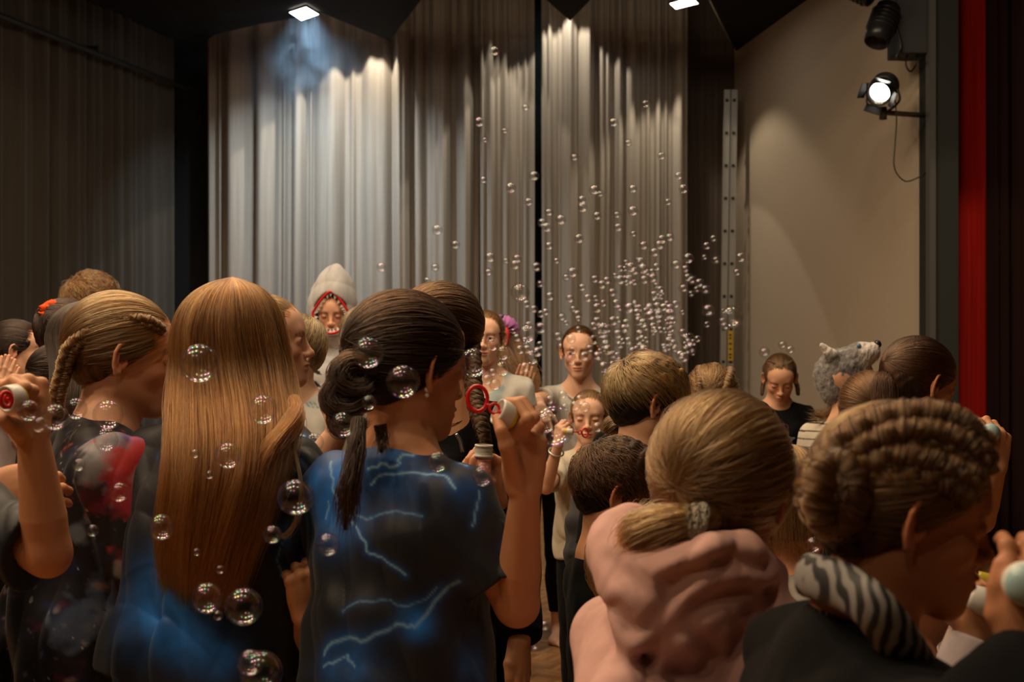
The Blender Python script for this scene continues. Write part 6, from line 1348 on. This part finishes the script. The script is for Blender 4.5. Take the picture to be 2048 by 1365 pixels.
for x, y, r, d, lb in [(398,727,40,2.05,'large clear bubble in front of the left side of the long auburn hair'), (736,706,32,1.95,'round bubble in front of the dark hair, just above the bun'), (806,764,34,1.95,'large bubble in front of the dark-haired girl, left of her ear'),
    (738,806,15,1.95,'small golden bubble on the dark hair bun'), (592,995,37,2.0,'large bubble right of the long auburn hair with loose hair crossing it'), (656,1090,24,1.95,'bubble at the left edge of the lightning shirt back'), (545,1070,19,2.0,'small pink-lit bubble on the dark sleeve below the auburn lock'),
    (413,1197,32,1.95,'left one of two big bubbles under the auburn hair ends'), (487,1214,39,1.95,'right and larger one of two big bubbles under the auburn hair ends'), (522,1345,44,1.9,'largest bubble, cut by the bottom edge, in front of a bare forearm'), (500,1326,27,1.72,'bubble overlapping the left side of the largest bottom bubble'),
    (322,1055,27,2.1,'bubble on the left outline of the auburn hair with blue and orange glints'), (239,985,20,2.1,'small purple bubble on the red galaxy sleeve'), (526,820,30,2.1,'bubble in front of the right side of the auburn hair, above the lock'), (456,912,27,2.05,'bubble in the middle of the auburn hair'),
    (110,835,27,1.9,'bubble with cyan glints beside the raised left hand'), (58,822,22,1.88,'bubble just under the white cap at left'), (80,850,16,1.9,'small bubble below the wrist at left'), (152,818,22,2.2,'bubble before the black collar between left hand and jumper'), (216,830,30,2.25,'bubble on the shoulder of the galaxy jumper'),
    (212,880,24,2.2,'bubble on the upper back of the galaxy jumper'), (185,1062,13,2.2,'small bubble in the middle of the dark galaxy jumper'), (158,930,13,2.2,'small bubble at the back edge of the galaxy jumper'), (876,925,22,1.95,'bubble on the shoulder seam of the lightning shirt'), (966,952,22,2.0,'bubble beside the pink bottle'),
    (686,850,26,2.0,'bubble beneath the dark bun near a raised forearm'), (628,886,20,2.6,'pale bubble on the forearm right of the auburn hair'), (1006,707,15,3.6,'dark round bubble with colourful rim before the brown wild hair'), (1005,738,16,3.7,'blue bubble just below the dark round one'), (948,726,30,2.3,'large bubble around the hanging dark braid'),
    (985,690,13,3.8,'small bubble on the chin of the woman in the pale dress'), (990,770,12,3.9,'pale bubble on the chest of the pale dress'), (1107,852,44,3.2,'large soft bubble in front of the small girl beside the raised hand'), (1092,846,22,3.1,'medium bubble inside the outline of the large soft one'),
    (390,908,9,2.05,'tiny bubble left of the middle of the auburn hair'), (419,950,9,2.05,'tiny pink bubble low in the auburn hair'), (393,1105,8,2.0,'tiny bubble low in the auburn hair above the two big ones'), (440,1140,9,2.0,'tiny bubble at the right tip of the auburn hair'), (436,1232,10,1.9,'tiny bubble touching the larger of the two big bubbles'),
    (1146,701,9,4.6,'bubble in front of the right eye of the pointing woman'), (1143,720,12,4.7,'bubble beside the mouth of the pointing woman'), (1187,680,11,4.8,'bubble at the temple of the pointing woman'), (1463,634,24,5.0,'large pale bubble at the edge of the beige wall'), (1040,585,20,5.0,'large bubble above the gap between the two pale curtains'),
    (1055,668,20,4.4,'topmost bubble of the loose cluster left of the pointing woman'), (1065,715,16,4.4,'lowest large bubble of the loose cluster left of the pointing woman'), (1375,680,16,5.0,'largest bubble left of the ladder label'), (1634,940,24,2.4,'bubble at the edge of the striped shirt above the braided bun'), (1627,1090,16,2.3,'bubble over the floor left of the braided girl nape')]:
    bubble(x, y, r, d, lb)
rs = np.random.RandomState(12)
known = [(960,244),(1009,262),(968,280),(968,360),(1020,376),(1057,404),(1050,215),(1293,208),(1228,245),(1255,286),(1322,312),(1147,315),(1067,352),(1200,388),(1190,380),(1266,378),(1336,404),(1366,378),(1358,352),(1164,400),(1165,415),(1195,432),(1234,430),(1236,455),(1266,422),(1265,468),(1341,475),(1318,490),(1308,505),(1414,492),(1430,520),(1480,515),(1375,517),(1370,538),(1398,566),(1385,560),(1475,545),(875,460),(911,490),(981,515),(978,545),(1013,522),(1036,518),(1030,530),(1099,492),(1115,522),(1134,555),(1144,545),(855,562),(870,535),(762,535),(988,102),(1122,440),(1085,445),(1100,425),(1092,455),(1566,690),(1582,700),(1527,705),(1252,525),(1260,535),(1275,520),(1240,560),(1281,524),(1288,560),(1295,545)]
def zone_bubble(x, y, r, d):
    X_ = [(930,'left of the woman in the pale dress'),(1030,'above the woman in the pale dress'),(1088,'before the dark gap between the pale curtains'),(1150,'before the left edge of the curtain beside the gap'),(1205,'just right of the pointing woman'),(1260,'before the middle of the curtain beside the gap'),(1315,'above the streaked boy hair'),(1372,'before the right edge of the pale curtain'),(1440,'before the dark brown curtain'),(1480,'before the metal ladder'),(3000,'before the beige wall')]
    hz_ = 'high up' if y < 330 else 'midway' if y < 450 else 'above the cloud' if y < 540 else 'in the upper cloud' if y < 590 else 'in the middle cloud' if y < 640 else 'in the low cloud' if y < 685 else 'at the cloud foot'
    z_ = [t for xm, t in X_ if x < xm][0]
    bubble(x, y, r, d, 'small bubble '+hz_+', '+z_, 'small bubbles '+hz_+', '+z_, small_m)
grp = 'small soap bubbles drifting in front of the pale curtains'; n_small = 0
for x, y in known:
    zone_bubble(x+rs.uniform(-2,2), y, rs.uniform(7,11.5), rs.uniform(4.6,7.0)); n_small += 1
while n_small < 235:
    if rs.uniform() < 0.78: x = 1300+rs.normal()*75; y = 715-abs(rs.normal())*105
    else: x = 1120+rs.normal()*80; y = 715-abs(rs.normal())*90
    if not (1020 < x < 1485) or y < 470 or y > 745: continue
    zone_bubble(x, y, rs.uniform(6,11.5)*(1.15 if rs.uniform() < 0.2 else 1), rs.uniform(4.6,6.8)); n_small += 1
for pts_, lb in [([(1100,800),(1125,790),(1085,828),(1130,815)],'small bubble before the sleeve of the pointing woman'),([(1160,800),(1170,815),(1150,812)],'small bubble above the small girl forehead'),([(1195,855)],'small bubble on the cheek of the small girl'),
                 ([(1040,700),(1075,705),(1050,735),(1080,690)],'small bubble between the wild brown hair and the pointing woman'),([(1215,700),(1235,712),(1208,735),(1225,730)],'small bubble right beside the shoulder of the pointing woman'),([(985,745),(975,760)],'small bubble at the neck of the pale dress woman'),([(1068,1290),(1089,1252)],'small bubble low over the parquet beside bare feet')]:
    for x, y in pts_: bubble(x, y, rs.uniform(8,13), rs.uniform(4.0,5.0), lb, lb.replace('bubble', 'bubbles', 1) if len(pts_) > 1 else None, small_m)
